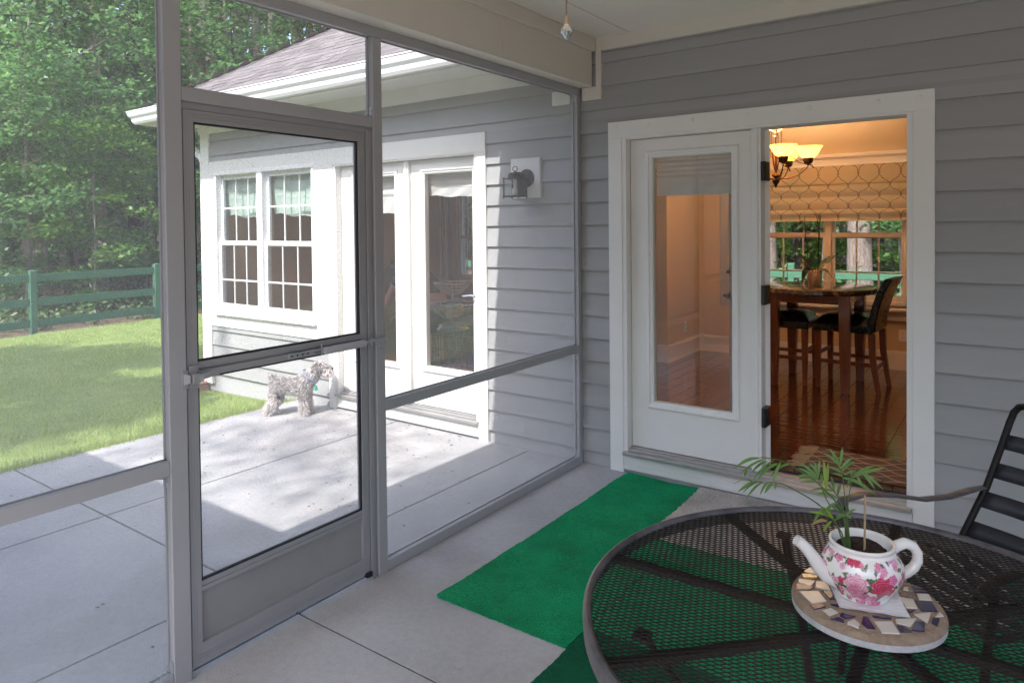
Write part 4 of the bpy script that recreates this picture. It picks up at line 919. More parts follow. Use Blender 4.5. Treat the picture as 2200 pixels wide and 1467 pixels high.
PALM=[
 ([(-0.03,-0.021,0.127),(-0.034,-0.029,0.192),(-0.073,-0.062,0.257),(-0.11,-0.094,0.293),(-0.141,-0.122,0.317),(-0.173,-0.151,0.328),(-0.182,-0.164,0.329)],[((-0.182,-0.164,0.329),(-0.222,-0.215,0.312)),((-0.17,-0.155,0.327),(-0.209,-0.206,0.303)),((-0.168,-0.154,0.321),(-0.191,-0.193,0.302)),((-0.155,-0.144,0.324),(-0.187,-0.191,0.289)),((-0.149,-0.141,0.316),(-0.18,-0.186,0.287)),((-0.143,-0.136,0.319),(-0.152,-0.166,0.28)),((-0.128,-0.125,0.315),(-0.158,-0.169,0.292)),((-0.204,-0.18,0.303),(-0.203,-0.202,0.294))]),
 ([(-0.03,-0.022,0.127),(-0.036,-0.04,0.154),(-0.068,-0.076,0.214),(-0.115,-0.125,0.259),(-0.142,-0.158,0.28),(-0.159,-0.186,0.285)],[((-0.185,-0.204,0.287),(-0.207,-0.264,0.295)),((-0.177,-0.198,0.287),(-0.199,-0.259,0.279)),((-0.167,-0.191,0.287),(-0.192,-0.254,0.275)),((-0.166,-0.19,0.287),(-0.184,-0.248,0.266)),((-0.157,-0.184,0.285),(-0.161,-0.231,0.27)),((-0.15,-0.179,0.283),(-0.153,-0.225,0.274)),((-0.14,-0.171,0.285),(-0.135,-0.212,0.282))]),
 ([(-0.025,-0.018,0.125),(-0.037,-0.019,0.188),(-0.063,-0.031,0.208),(-0.081,-0.037,0.253),(-0.086,-0.034,0.265)],[((-0.085,-0.033,0.261),(-0.126,-0.047,0.295)),((-0.086,-0.034,0.262),(-0.127,-0.048,0.285)),((-0.088,-0.035,0.272),(-0.106,-0.033,0.296)),((-0.089,-0.036,0.275),(-0.095,-0.025,0.298)),((-0.086,-0.034,0.265),(-0.086,-0.018,0.302)),((-0.086,-0.034,0.267),(-0.131,-0.052,0.266)),((-0.086,-0.034,0.262),(-0.127,-0.049,0.259)),((-0.085,-0.034,0.255),(-0.123,-0.046,0.251)),((-0.082,-0.032,0.251),(-0.072,-0.01,0.212)),((-0.071,-0.024,0.237),(-0.078,-0.013,0.302)),((-0.07,-0.023,0.244),(-0.07,-0.007,0.295)),((-0.079,-0.03,0.251),(-0.082,-0.016,0.274))]),
 ([(-0.025,-0.018,0.125),(-0.036,-0.004,0.183),(-0.051,0.006,0.214),(-0.065,0.017,0.224)],[((-0.062,0.019,0.219),(-0.075,0.048,0.247)),((-0.056,0.023,0.211),(-0.055,0.061,0.232)),((-0.066,0.016,0.222),(-0.115,0.018,0.213)),((-0.065,0.017,0.224),(-0.083,0.041,0.229)),((-0.058,0.022,0.208),(-0.106,0.024,0.204))]),
 ([(-0.021,-0.015,0.12),(-0.028,-0.019,0.19),(-0.033,-0.021,0.244),(-0.038,-0.023,0.285),(-0.039,-0.024,0.295)],[((-0.039,-0.024,0.294),(-0.074,-0.049,0.329)),((-0.04,-0.025,0.301),(-0.061,-0.039,0.34)),((-0.04,-0.025,0.301),(-0.036,-0.021,0.342)),((-0.038,-0.023,0.295),(-0.017,-0.008,0.319)),((-0.038,-0.024,0.285),(-0.013,-0.005,0.309)),((-0.038,-0.024,0.284),(-0.062,-0.041,0.298)),((-0.036,-0.022,0.275),(-0.058,-0.038,0.281))]),
 ([(-0.021,-0.015,0.12),(-0.026,-0.025,0.192),(-0.018,-0.026,0.263),(-0.016,-0.032,0.279)],[((-0.014,-0.031,0.279),(0.031,-0.012,0.309)),((-0.013,-0.03,0.28),(0.05,0.001,0.305)),((0.001,-0.02,0.292),(0.03,-0.015,0.256)),((0.003,-0.018,0.292),(0.046,-0.003,0.255)),((-0.009,-0.027,0.285),(0.008,-0.03,0.261)),((-0.016,-0.032,0.28),(-0.022,-0.052,0.26)),((-0.016,-0.032,0.282),(-0.012,-0.044,0.305)),((-0.029,-0.042,0.285),(-0.003,-0.037,0.301)),((-0.031,-0.043,0.279),(0.031,-0.014,0.244))]),
 ([(-0.03,-0.022,0.127),(-0.045,-0.056,0.181),(-0.057,-0.089,0.217)],[((-0.059,-0.09,0.22),(-0.076,-0.132,0.195)),((-0.057,-0.089,0.218),(-0.031,-0.099,0.242)),((-0.047,-0.081,0.221),(-0.028,-0.097,0.221)),((-0.063,-0.093,0.217),(-0.052,-0.115,0.21)),((-0.053,-0.086,0.223),(-0.045,-0.11,0.22)),((-0.045,-0.08,0.196),(-0.084,-0.137,0.222)),((-0.045,-0.08,0.196),(-0.073,-0.129,0.236)),((-0.048,-0.082,0.19),(-0.058,-0.12,0.177)),((-0.056,-0.088,0.19),(-0.077,-0.133,0.192))]),
 ([(-0.023,-0.017,0.123),(-0.028,-0.031,0.19)],[((-0.028,-0.031,0.19),(-0.048,-0.053,0.18)),((-0.028,-0.031,0.192),(-0.015,-0.029,0.184)),((-0.028,-0.031,0.19),(-0.007,-0.023,0.206)),((-0.028,-0.031,0.19),(-0.046,-0.052,0.191))]),
]

# ---------------------------------------------------------------- patio table
TC = Vector((2.128,-2.416,0)); TR = .630
pt = empty('patio_table', (TC.x,TC.y,0), 'round black patio table with an expanded-metal mesh top and a worn grey rim', 'table')
M['iron'] = mat('black_iron', (.014,.012,.011), .5, spec=.22, var=.3, vscale=30, bump=.1, bscale=200, bdist=.002)
M['rim'] = mat('worn_rim', (.16,.15,.16), .38, metal=.3, col2=(.06,.055,.06), vscale=14, bump=.1, bscale=120, bdist=.002)
t = MB()
ua = Vector((math.cos(R(18)),math.sin(R(18)),0)); va = Vector((-ua.y,ua.x,0)); A_, B_ = .0155, .0068
for sgn in (1,-1):
    d = (ua*A_ + va*B_*sgn).normalized(); n_ = Vector((-d.y,d.x,0)); pitch = 2*A_*B_/math.sqrt(A_*A_+B_*B_)
    k = int((TR-.012)/pitch)
    for i in range(-k,k+1):
        o_ = i*pitch; h = math.sqrt(max(0,(TR-.014)**2-o_*o_)); 
        z = .7265+(.0009 if sgn > 0 else 0)
        p, q = TC+n_*o_-d*h, TC+n_*o_+d*h; t.bar((p.x,p.y,z),(q.x,q.y,z),.0024,.0016)
t.build('mesh_top', M['iron'], pt)
t = MB(); N_ = 120; prof = [(TR-.020,.728),(TR-.017,.735),(TR-.008,.7395),(TR-.002,.7365),(TR,.730),(TR+.0005,.722),(TR-.001,.690),(TR-.004,.688),(TR-.005,.720),(TR-.018,.722)]
k = len(prof); vs = []; fs = []
for j in range(N_):
    g = 2*math.pi*j/N_
    for r,z in prof: vs.append((TC.x+r*math.cos(g), TC.y+r*math.sin(g), z))
for j in range(N_):
    for i in range(k): fs.append((j*k+i, ((j+1)%N_)*k+i, ((j+1)%N_)*k+(i+1)%k, j*k+(i+1)%k))
t.add(vs, fs); t.build('rim', M['rim'], pt, smooth=50)
for g in (0,45,90,135,180,225,270,315):
    d = Vector((math.cos(R(g+2)),math.sin(R(g+2)),0)); t = MB(); a = TC+d*.04; b = TC+d*(TR-.006); t.bar((a.x,a.y,.7155),(b.x,b.y,.7155),.026,.016); t.build('support_bar', M['iron'], pt, bevel=.002)
t = MB(); t.ring((TC.x,TC.y,.7150),.03,.007); t.build('centre_ring', M['iron'], pt, smooth=60)
for g in (35,125,215,305):
    d = Vector((math.cos(R(g)),math.sin(R(g)),0)); t = MB()
    t.tube([TC+d*r+Vector((0,0,z)) for r,z in ((.49,.700),(.47,.66),(.36,.52),(.30,.36),(.33,.18),(.42,.04),(.46,.006))], [(.012,.009)]*7, 10, flat=(-d.y,d.x,0))
    t.box(*sorted((TC.x+d.x*.50-.018,TC.x+d.x*.50+.018)),*sorted((TC.y+d.y*.50-.018,TC.y+d.y*.50+.018)),.698,.7065)
    t.build('leg', M['iron'], pt, smooth=40)
t = MB(); t.ring((TC.x,TC.y,.34),.297,.008,48,8); t.build('brace_ring', M['iron'], pt, smooth=60)

# ---------------------------------------------------------------- patio chair
pc = empty('patio_chair', (2.2,-1.2,0), 'black metal patio chair with a slatted back drawn up across the mesh table', 'chair')
f_ = Vector((-.65,-.76,0)); u_ = Vector((.76,-.65,0))        # facing, and towards its right side
W_ = .54
base = [(2.225,-1.045,.43),(2.262,-1.005,.52),(2.303,-.961,.62),(2.345,-.915,.76),(2.372,-.888,.855),(2.386,-.876,.895)]
def up_pts(side):
    off = u_*(W_*side); return [Vector(p)+off for p in base]
top0 = up_pts(0); top1 = up_pts(1)
t = MB()
arc0 = top0 + [top0[-1]+u_*.015+Vector((.004,.004,.022)), top0[-1]+u_*.045+Vector((.005,.005,.032)), top0[-1]+u_*.075+Vector((.005,.005,.030))]
t.tube(arc0, .0125, 10)
arc1 = top1 + [top1[-1]-u_*.015+Vector((.004,.004,.022)), top1[-1]-u_*.045+Vector((.005,.005,.032)), top1[-1]-u_*.075+Vector((.005,.005,.030))]
t.tube(arc1, .0125, 10)
t.lathe([(.0,0),(.013,.001),(.015,.006),(.013,.012),(.0,.013)], arc0[-1]-u_*.002, 12, axis=u_); t.lathe([(.0,0),(.013,.001),(.015,.006),(.013,.012),(.0,.013)], arc1[-1]+u_*.002, 12, axis=-u_)
t.build('back_frame', M['iron'], pc, smooth=50)
M['slatm'] = mat('slate_blue_slat', (.050,.050,.060), .38, metal=.25, var=.2, vscale=8)
def at_h(z):
    for a,b in zip(base,base[1:]):
        if a[2] <= z <= b[2]: k_ = (z-a[2])/(b[2]-a[2]); return Vector(a)+(Vector(b)-Vector(a))*k_
    return Vector(base[-1])
for zc in (.474,.578,.682,.786):
    a, b = at_h(zc-.027), at_h(zc+.027); t = MB(); vs = []; fs = []; n_ = 12
    for i in range(n_+1):
        s = i/n_; bow = -f_*(.05*math.sin(math.pi*s))
        for p in (a,b): vs.append(p+u_*(W_*s)+bow)
    for i in range(n_): fs.append((2*i,2*i+2,2*i+3,2*i+1))
    t.add(vs, fs); sl_ = t.build('slat', M['slatm'], pc, smooth=60); so = sl_.modifiers.new('Solid','SOLIDIFY'); so.thickness = .005; so.offset = 0
for side in (0,1):
    o_ = u_*(W_*side); s = (-1 if side == 0 else 1)
    t = MB(); A0 = Vector((2.303,-.961,.62))+o_
    pts = [A0+Vector((0,0,.0)), A0+f_*.05+Vector((0,0,-.012))+u_*s*.015, A0+f_*.14+Vector((0,0,-.038))+u_*s*.035, A0+f_*.25+Vector((0,0,-.038))+u_*s*.04, A0+f_*.38+Vector((0,0,-.008))+u_*s*.035, A0+f_*.52+Vector((0,0,.012))+u_*s*.03, A0+f_*.60+Vector((0,0,.0))+u_*s*.03, A0+f_*.635+Vector((0,0,-.03))+u_*s*.03, A0+f_*.60+Vector((0,0,-.06))+u_*s*.03]
    t.tube(pts, [(.012,.005)]+[(.022,.0045)]*7+[(.012,.004)], 10, flat=u_); t.build('armrest', M['rim'] if side == 0 else M['iron'], pc, smooth=50)
    t = MB(); fp = Vector((base[0]))+o_+f_*.47
    t.tube([Vector(base[0])+o_, Vector(base[0])+o_-f_*.03-Vector((0,0,.10)), Vector(base[0])+o_-f_*.14-Vector((0,0,.418))], .0125, 10); t.build('leg', M['iron'], pc, smooth=50)
    t = MB(); t.tube([pts[-3]+Vector((0,0,-.01)), fp+u_*s*.01+Vector((0,0,.05)), fp+Vector((0,0,-.01)), fp+f_*.05+Vector((0,0,-.418))], .0125, 10); t.build('leg', M['iron'], pc, smooth=50)
    t = MB(); t.tube([Vector(base[0])+o_, fp+Vector((0,0,.0))], .011, 10); t.build('seat_rail', M['iron'], pc, smooth=50)
for i in range(7):
    a = Vector(base[0])+f_*(.03+.066*i); t = MB(); vs = []; fs = []
    for q in range(9):
        s = q/8; dp = Vector((0,0,-.02*math.sin(math.pi*s)))
        vs += [a+u_*(W_*s)+dp+Vector((0,0,.004)), a+f_*.045+u_*(W_*s)+dp+Vector((0,0,.004))]
    for q in range(8): fs.append((2*q,2*q+2,2*q+3,2*q+1))
    t.add(vs, fs); o_ = t.build('seat_slat', M['slatm'], pc, smooth=60); so = o_.modifiers.new('Solid','SOLIDIFY'); so.thickness = .005

# ---------------------------------------------------------------- mosaic stone, napkin, teapot, palm
SC = Vector((2.1176,-2.371,0)); ZS = .762
st_ = empty('mosaic_stone', (SC.x,SC.y,.7308), 'round stepping stone with white and blue mosaic shards set in tan grout', 'stepping stone')
t = MB(); vs = []; fs = []; n_ = 96; ring = [(.0,.7308),(.152,.7308),(.158,.734),(.159,.748),(.157,.7555),(.150,.7612),(.10,.7615),(.0,.7615)]
t.lathe([(r,z) for r,z in ring[:4]]+[(.1592,.7481)], (SC.x,SC.y,0), n_); t.build('base', mat('white_cement', (.56,.56,.56), .9, var=.25, vscale=120, bump=.6, bscale=260, bdist=.003), st_, smooth=40)
t = MB(); t.lathe([(.1593,.7482),(.1585,.753),(.154,.759),(.147,.7615),(.05,.7618),(.0,.7618)], (SC.x,SC.y,0), n_)
t.build('grout', mat('tan_grout', (.36,.27,.19), .95, col2=(.22,.155,.105), vscale=30, bump=1, bscale=110, bdist=.006), st_, smooth=60)
tm = {'W':mat('ivory_shard', (.66,.61,.53), .25, coat=.4, var=.06), 'B':mat('cobalt_shard', (.018,.018,.085), .18, coat=.6, var=.4, vscale=40), 'P':mat('mauve_shard', (.15,.105,.125), .25, coat=.4, var=.3, vscale=40), 'G':mat('amber_shard', (.60,.36,.10), .2, coat=.6, var=.3, vscale=60)}
tiles = MB(); keys = list(tm)
for k,pl in TILES.items():
    if k == 'N': continue
    for p in pl:
        q = [(SC.x+x*1.02, SC.y+y*1.02) for x,y in p]; cxy = (sum(a for a,b in q)/len(q), sum(b for a,b in q)/len(q))
        ar = sum(q[i][0]*q[(i+1)%len(q)][1]-q[(i+1)%len(q)][0]*q[i][1] for i in range(len(q)))
        if ar < 0: q = q[::-1]
        q2 = [(c[0]+(a-c[0])*.96, c[1]+(b-c[1])*.96) for (a,b) in q for c in (cxy,)]
        n = len(q); o = [(x,y,.7612) for x,y in q]+[(x,y,.7632) for x,y in q]+[(x,y,.7640) for x,y in q2]
        tiles.add(o, [(i,(i+1)%n,n+(i+1)%n,n+i) for i in range(n)]+[(n+i,n+(i+1)%n,2*n+(i+1)%n,2*n+i) for i in range(n)]+[tuple(range(2*n,3*n))], keys.index(k))
# shards on the far side, half hidden by the pot
for (gx_,gy_,k) in ((-.04,.115,'W'),(.0,.125,'B'),(-.085,.09,'W'),(-.10,.07,'B'),(.02,.095,'W'),(-.02,.085,'P'),(.045,.07,'B'),(-.05,.07,'B')):
    n = 5; q = [(SC.x+gx_+.019*math.cos(6.283*i/n+gx_*90)*random.uniform(.7,1.2), SC.y+gy_+.016*math.sin(6.283*i/n+gx_*90)*random.uniform(.7,1.2)) for i in range(n)]
    tiles.add([(x,y,.7612) for x,y in q]+[(x,y,.7638) for x,y in q], [tuple(range(n,2*n))]+[(i,(i+1)%n,n+(i+1)%n,n+i) for i in range(n)], keys.index(k))
tiles.build('mosaic_tile', [tm[k] for k in keys], st_)
nk = [(SC.x+x*1.02, SC.y+y*1.02) for x,y in TILES['N'][0]]; c4 = [Vector((x,y,0)) for x,y in nk]
t = MB(); n_ = 26
for lay in range(3):
    vs = []; fs = []; e = .0022*lay
    for i in range(n_+1):
        for j in range(n_+1):
            u, v = i/n_, j/n_; p = (c4[0]*(1-u)+c4[1]*u)*(1-v)+(c4[3]*(1-u)+c4[2]*u)*v; p = p*(1-.012*lay)+(sum(c4,Vector())/4)*(.012*lay)
            edge = min(u,1-u,v,1-v); vs.append((p.x,p.y,.7648+.0011*lay+.0016*abs(math.sin(u*21+v*9+lay))*(edge < .12)+(.006*(1-edge/.08)*(lay/2)*max(0,math.sin(u*4+1)) if edge < .08 else 0)))
    for i in range(n_):
        for j in range(n_): fs.append((i*(n_+1)+j,(i+1)*(n_+1)+j,(i+1)*(n_+1)+j+1,i*(n_+1)+j+1))
    t.add(vs, fs)
nap = t.build('napkin', mat('paper_napkin', (.76,.75,.74), .9, var=.04, bump=.5, bscale=420, bdist=.002), None, smooth=60)
tag(nap, 'folded white paper napkin under the teapot on the mosaic stone', 'napkin')

PC_ = Vector((2.107,-2.366,0)); ZP = .7690
tp = empty('teapot_planter', (PC_.x,PC_.y,ZP), 'white china teapot painted with pink roses, used as a planter without its lid', 'teapot')
prof = [(.050,.0),(.056,.002),(.058,.006),(.064,.018),(.076,.034),(.084,.050),(.0865,.062),(.085,.076),(.078,.092),(.070,.103),(.066,.107),(.0655,.111),(.069,.116),(.0695,.120),(.067,.1225),(.0625,.121),(.060,.114),(.058,.104),(.056,.098)]
def resample(pr, n):
    P_ = [Vector((a,b)) for a,b in pr]; L_ = [0]
    for a,b in zip(P_,P_[1:]): L_.append(L_[-1]+(b-a).length)
    out = []; j = 0
    for i in range(n):
        s = L_[-1]*i/(n-1)
        while j < len(P_)-2 and L_[j+1] < s: j += 1
        f = (s-L_[j])/max(1e-9,L_[j+1]-L_[j]); k0,k1,k2,k3 = P_[max(j-1,0)],P_[j],P_[j+1],P_[min(j+2,len(P_)-1)]
        p = .5*((2*k1)+(k2-k0)*f+(2*k0-5*k1+4*k2-k3)*f*f+(3*k1-k0-3*k2+k3)*f**3); out.append((p.x,p.y))
    return out
NP, NT = 120, 320
pf = np.array(resample(prof, NP)); th = np.linspace(0, 2*np.pi, NT, endpoint=False)
RR, TT = np.meshgrid(pf[:,0], th, indexing='ij'); ZZ = np.repeat(pf[:,1][:,None], NT, 1)
col = np.ones((NP,NT,4)); col[...,:3] = (.80,.78,.74)
th0 = math.atan2(-1.749,.286)
def wrap(a): return (a+np.pi) % (2*np.pi)-np.pi
nz_ = rng.normal(size=(40,4))
def wob(u, v, s):
    w = np.zeros_like(u)
    for k in range(8): w += np.sin(u*s*nz_[k,0]+v*s*nz_[k,1]+nz_[k,2]*6)*.125
    return w
outer = np.arange(NP)[:,None] < int(NP*.70)
def spot(t0, z0, r, pal, petals=5, ring=3.0, seed=0):
    du = wrap(TT-t0)*.082; dv = (ZZ-z0)*1.02; ph = np.arctan2(dv,du); d = np.hypot(du,dv)
    e = r*(1+.13*np.sin(petals*ph+seed)+.10*wob(du,dv,900))
    msk = (d < e) & outer
    x = d/r; tex = .5+.5*np.sin(x*ring*6.0+2.2*np.sin(petals*ph*.5+seed*2)+3*wob(du,dv,700))
    c = np.array(pal[0])[None,None]*(1-tex[...,None])+np.array(pal[1])[None,None]*tex[...,None]
    c = c*(1-.45*np.clip(1-x*2.2,0,1)[...,None]*np.array([.2,1,.8]))
    col[msk,:3] = c[msk]
def leafspot(t0, z0, r, ang, g):
    du = wrap(TT-t0)*.082; dv = ZZ-z0; a = du*math.cos(ang)+dv*math.sin(ang); b = -du*math.sin(ang)+dv*math.cos(ang)
    msk = (np.abs(b) < .42*r*(1-np.clip(np.abs(a)/r,0,1)**1.6)*(1+.2*np.sin(a*3000))) & (np.abs(a) < r) & outer
    vein = (np.abs(b) < .05*r)
    c = np.where(vein[...,None], np.array([.20,.26,.13]), np.array(g)); col[msk,:3] = c[msk]
PKP = ((.66,.22,.36),(.80,.55,.62)); RED = ((.36,.012,.05),(.72,.10,.20)); PNK = ((.58,.09,.22),(.78,.40,.50)); MAG = ((.50,.05,.20),(.76,.32,.48))
def zx(x): return th0+math.asin(max(-.98,min(.98,(x-1000)/445)))
def zy(x,y): return max(.006,(868+ (x-1000)*.10 - y)/520*.113)
LS = [(850,520,38),(950,528,32),(1080,560,46),(1160,570,32),(1010,690,58),(1090,650,44),(760,650,40),(820,660,36),(1230,740,48),(1350,665,36),(700,575,30),(690,690,32),(840,560,28),(990,740,40),(1290,700,38),(1120,600,40),(650,400,34),(700,370,36),(770,350,38),(830,400,30),(1010,450,34),(1050,440,26),(1230,440,30),(1150,490,30),(1400,520,34),(1310,420,32),(620,620,28),(800,800,30),(1030,880,24),(900,740,34),(1200,800,40),(1330,760,30),(560,290,30),(640,240,30)]
FS = [(600,270,55,PKP),(680,310,40,MAG),(570,400,42,PNK),(730,380,52,PNK),(790,450,36,PKP),(880,390,60,RED),(950,412,42,RED),(1000,430,26,PNK),(1190,450,46,PNK),(1250,490,40,PNK),(1210,520,30,MAG),(1360,400,62,PNK),(1400,455,38,PKP),(610,510,46,MAG),(640,590,42,RED),(720,610,46,PKP),(790,590,46,RED),(940,605,118,PKP),(920,705,98,PNK),(1040,765,68,MAG),(1215,640,118,RED),(1320,580,56,MAG),(1392,640,44,PNK),(1330,715,46,RED),(1150,785,52,PNK),(1090,790,40,PKP),(700,740,66,RED),(830,795,32,PNK),(760,700,40,PKP),(970,850,48,PKP),(1010,830,30,PNK),(1170,875,60,PNK),(1240,868,48,MAG),(1110,890,36,PKP),(930,820,26,PNK)]
for rep in (0, 2.3, 4.2):
    for i,(x,y,r) in enumerate(LS): leafspot(zx(x)+rep, zy(x,y), r*.00030, i*1.7, (.055,.09,.04) if i%3 else (.10,.15,.075))
    for i,(x,y,r,p) in enumerate(FS): spot(zx(x)+rep, zy(x,y), r*.000195, p, 5+i%3, 2.0+ (r > 60)*1.8, i)
me = bpy.data.meshes.new('pot_body'); Vv = np.stack([PC_.x+RR*np.cos(TT), PC_.y+RR*np.sin(TT), ZP+ZZ], -1).reshape(-1,3)-np.array([PC_.x,PC_.y,ZP])
idx = np.arange(NP*NT).reshape(NP,NT); Fq = np.stack([idx[:-1], np.roll(idx,-1,1)[:-1], np.roll(idx,-1,1)[1:], idx[1:]], -1).reshape(-1,4)
me.from_pydata(Vv.tolist(), [], Fq.tolist()+[list(range(NT-1,-1,-1))])
a_ = me.color_attributes.new('Col','FLOAT_COLOR','POINT'); a_.data.foreach_set('color', col.astype(np.float32).ravel()); shade(me,60)
me.materials.append(attrmat('painted_china', .22, coat=.5)); bd = bpy.data.objects.new('pot_body', me); C.objects.link(bd); bd.parent = tp
china = mat('white_china', (.80,.78,.74), .2, coat=.5, var=.03)
ri = Vector((.81,.586,0)); toc = Vector((.16,-.987,0))
def pp(r, z, side=0): return PC_+ri*r+toc*side+Vector((0,0,ZP+z))
t = MB(); t.tube([pp(-.060,.040),pp(-.082,.048),pp(-.100,.066),pp(-.114,.088),pp(-.128,.106),pp(-.142,.119),pp(-.150,.124)], [(.026,.022),(.022,.019),(.0175,.016),(.0150,.0140),(.0135,.013),(.0128,.0125),(.013,.0128)], 20, caps=False)
t.tube([pp(-.150,.124),pp(-.146,.1205),pp(-.138,.1135)], [.0105,.0095,.009], 20)
t.build('spout', china, tp, smooth=70)
t = MB(); t.tube([pp(.066,.098),pp(.080,.108),pp(.098,.1145),pp(.116,.108),pp(.127,.092),pp(.128,.074),pp(.119,.058),pp(.102,.046),pp(.086,.040),pp(.070,.036)], [(.013,.011),(.0125,.011),(.0125,.0115),(.0125,.0115),(.012,.0115),(.012,.0115),(.012,.0115),(.0125,.0115),(.013,.012),(.014,.012)], 16)
t.build('handle', china, tp, smooth=70)
vs = []; fs = []; nr_, na = 14, 40
for i in range(nr_+1):
    for j in range(na):
        g = 6.2832*j/na; r = .0585*i/nr_; vs.append((PC_.x+r*math.cos(g),PC_.y+r*math.sin(g),ZP+.102+.004*math.sin(r*180+g*2)+random.uniform(-.0025,.0025)*(i < nr_)))
for i in range(nr_):
    for j in range(na): fs.append((i*na+j,i*na+(j+1)%na,(i+1)*na+(j+1)%na,(i+1)*na+j))
t = MB(); t.add(vs, fs); so_ = t.build('soil', M['soil'], tp, smooth=60)
t = MB()
for k in range(150):
    g = random.uniform(-2.6,.2); r = random.uniform(.03,.058); p = PC_+Vector((r*math.cos(g),r*math.sin(g),ZP+.104)); s = random.uniform(.003,.008)
    d = Vector((random.uniform(-1,1),random.uniform(-1,1),random.uniform(.2,1))).normalized()*s; w = d.orthogonal().normalized()*s*.3
    t.add([p-w,p+w,p+d],[(0,1,2)])
t.build('moss', leafmat('dry_moss', [(.03,.035,.012),(.10,.08,.025),(.05,.09,.03)]), so_)

pm = empty('parlor_palm', (PC_.x,PC_.y,ZP+.10), 'young parlor palm with arching feathery fronds growing in the teapot', 'plant')
M['palm'] = leafmat('palm_leaflet', [(.16,.30,.05),(.20,.38,.07),(.13,.26,.06),(.16,.30,.10),(.25,.42,.10)], trans=.38, rough=.4)
M['palmy'] = leafmat('young_palm_leaflet', [(.17,.30,.03),(.24,.36,.05),(.13,.26,.03)], trans=.35)
M['stem'] = mat('palm_stem', (.09,.15,.04), .5, var=.3, vscale=40)
M['withered'] = mat('withered_leaflet', (.42,.27,.11), .8, var=.3, vscale=80)
o0 = Vector((PC_.x,PC_.y,ZP))-Vector((0,0,.007))
for fi,(stp,lfs) in enumerate(PALM):
    t = MB(); q = [o0+Vector(p) for p in stp]; q[0].z = ZP+.10
    pts = []
    for i in range(17):
        f = i/16*(len(q)-1); k = min(int(f),len(q)-2); f -= k; p0,p1,p2,p3 = q[max(k-1,0)],q[k],q[k+1],q[min(k+2,len(q)-1)]
        pts.append(.5*((2*p1)+(p2-p0)*f+(2*p0-5*p1+4*p2-p3)*f*f+(3*p1-p0-3*p2+p3)*f**3))
    t.tube(pts, [.0021-.0013*i/16 for i in range(17)], 6)
    sobj = t.build('frond', M['stem'], pm, smooth=60)
    for li,(a,b) in enumerate(lfs):
        a, b = o0+Vector(a), o0+Vector(b); d = b-a; L_ = d.length; sag = Vector((0,0,.07*L_)); side = toc*(.08*L_*(1 if li%2 else -1))
        t = MB(); w = min(.0042, .0022+L_*.022); blade(t, [a, a+d*.35+sag+side, a+d*.7+sag*.8+side, b], w, up=(random.uniform(-.5,.5), -.75, .55+random.uniform(-.3,.3)), fold=.18, n=10)
        mm = M['withered'] if (fi == 6 and li == 8) else (M['palmy'] if (fi == 6 and li in (5,6,7)) or (fi == 2 and li in (8,9,10)) else M['palm'])
        t.build('leaflet', mm, sobj, smooth=60)
sk = MB(); a, b = o0+Vector((.006,-.002,.10)), o0+Vector((.007,.0,.235)); sk.tube([a,a+(b-a)*.96,b], [.0026,.0024,.0008], 6)
so = sk.build('plant_stake', mat('bamboo', (.42,.30,.18), .7, var=.3, vscale=90), None); tag(so, 'thin wooden skewer stuck upright in the teapot soil', 'plant stake')
# ---------------------------------------------------------------- wall lantern
wl_ = empty('wall_lantern', (-.443,0,1.95), 'brown coach lantern on a white block beside the sunlit doors', 'wall light')
t = MB(); t.box(-.572,-.318,-.028,.012,1.815,2.098); t.build('mounting_block', M['trim'], wl_, bevel=.003)
lm = mat('rusty_bronze', (.075,.055,.055), .6, metal=.3, var=.4, vscale=60, bump=.2, bscale=200, bdist=.002)
LX, LY = -.443, -.155
t = MB(); t.lathe([(.063,0),(.063,.006),(.052,.012),(.045,.02),(.02,.026),(.012,.03)], (LX+.012,-.0285,1.955), 28, axis=(0,-1,0)); t.tube([(LX+.01,-.05,1.965),(LX+.005,-.10,1.985),(LX,LY,1.985)], .010, 8); t.build('back_plate', lm, wl_, smooth=40)
t = MB(); s = .062
t.lathe([(.048,1.945),(.050,1.952),(.048,1.978),(.034,1.986),(.008,1.989),(.006,1.997)], (LX,LY,0), 24); t.ring((LX,LY,2.014), .0165, .0028, 24, 6, nrm=(.5,-.86,0)); t.build('cap', lm, wl_, smooth=40)
t = MB()
for a in (-s,s):
    for b in (-s*.8,s*.8): t.box(LX+a-.0038,LX+a+.0038,LY+b-.0038,LY+b+.0038,1.812,1.955); t.lathe([(.001,1.804),(.005,1.809),(.004,1.812)], (LX+a,LY+b,0), 8)
for z in (1.818,1.942):
    for b in (-s*.8,s*.8): t.box(LX-s-.008,LX+s+.008,LY+b-.0036,LY+b+.0036,z,z+.007)
    for a in (-s,s): t.box(LX+a-.0036,LX+a+.0036,LY-s*.8-.008,LY+s*.8+.008,z,z+.007)
t.box(LX-s,LX+s,LY-s*.8,LY+s*.8,1.8245,1.8275)
t.box(LX-s+.004,LX+s-.004,LY+s*.8-.002,LY+s*.8+.0015,1.825,1.942)
t.build('cage', lm, wl_)
t = MB(); 
for (p,q) in (((-s,-s*.8),(s,-s*.8)),((s,-s*.8),(s,s*.8)),((-s,-s*.8),(-s,s*.8))): t.quad((LX+p[0],LY+p[1],1.826),(LX+q[0],LY+q[1],1.826),(LX+q[0],LY+q[1],1.942),(LX+p[0],LY+p[1],1.942))
t.build('pane', M['glass'], wl_)
t = MB(); t.lathe([(.0,1.83),(.022,1.832),(.023,1.85),(.022,1.872),(.012,1.884),(.011,1.90),(.014,1.905),(.014,1.94)], (LX,LY,0), 18); t.build('bulb', mat('frosted_bulb', (.72,.72,.70), .3, trans=.3), wl_, smooth=40)

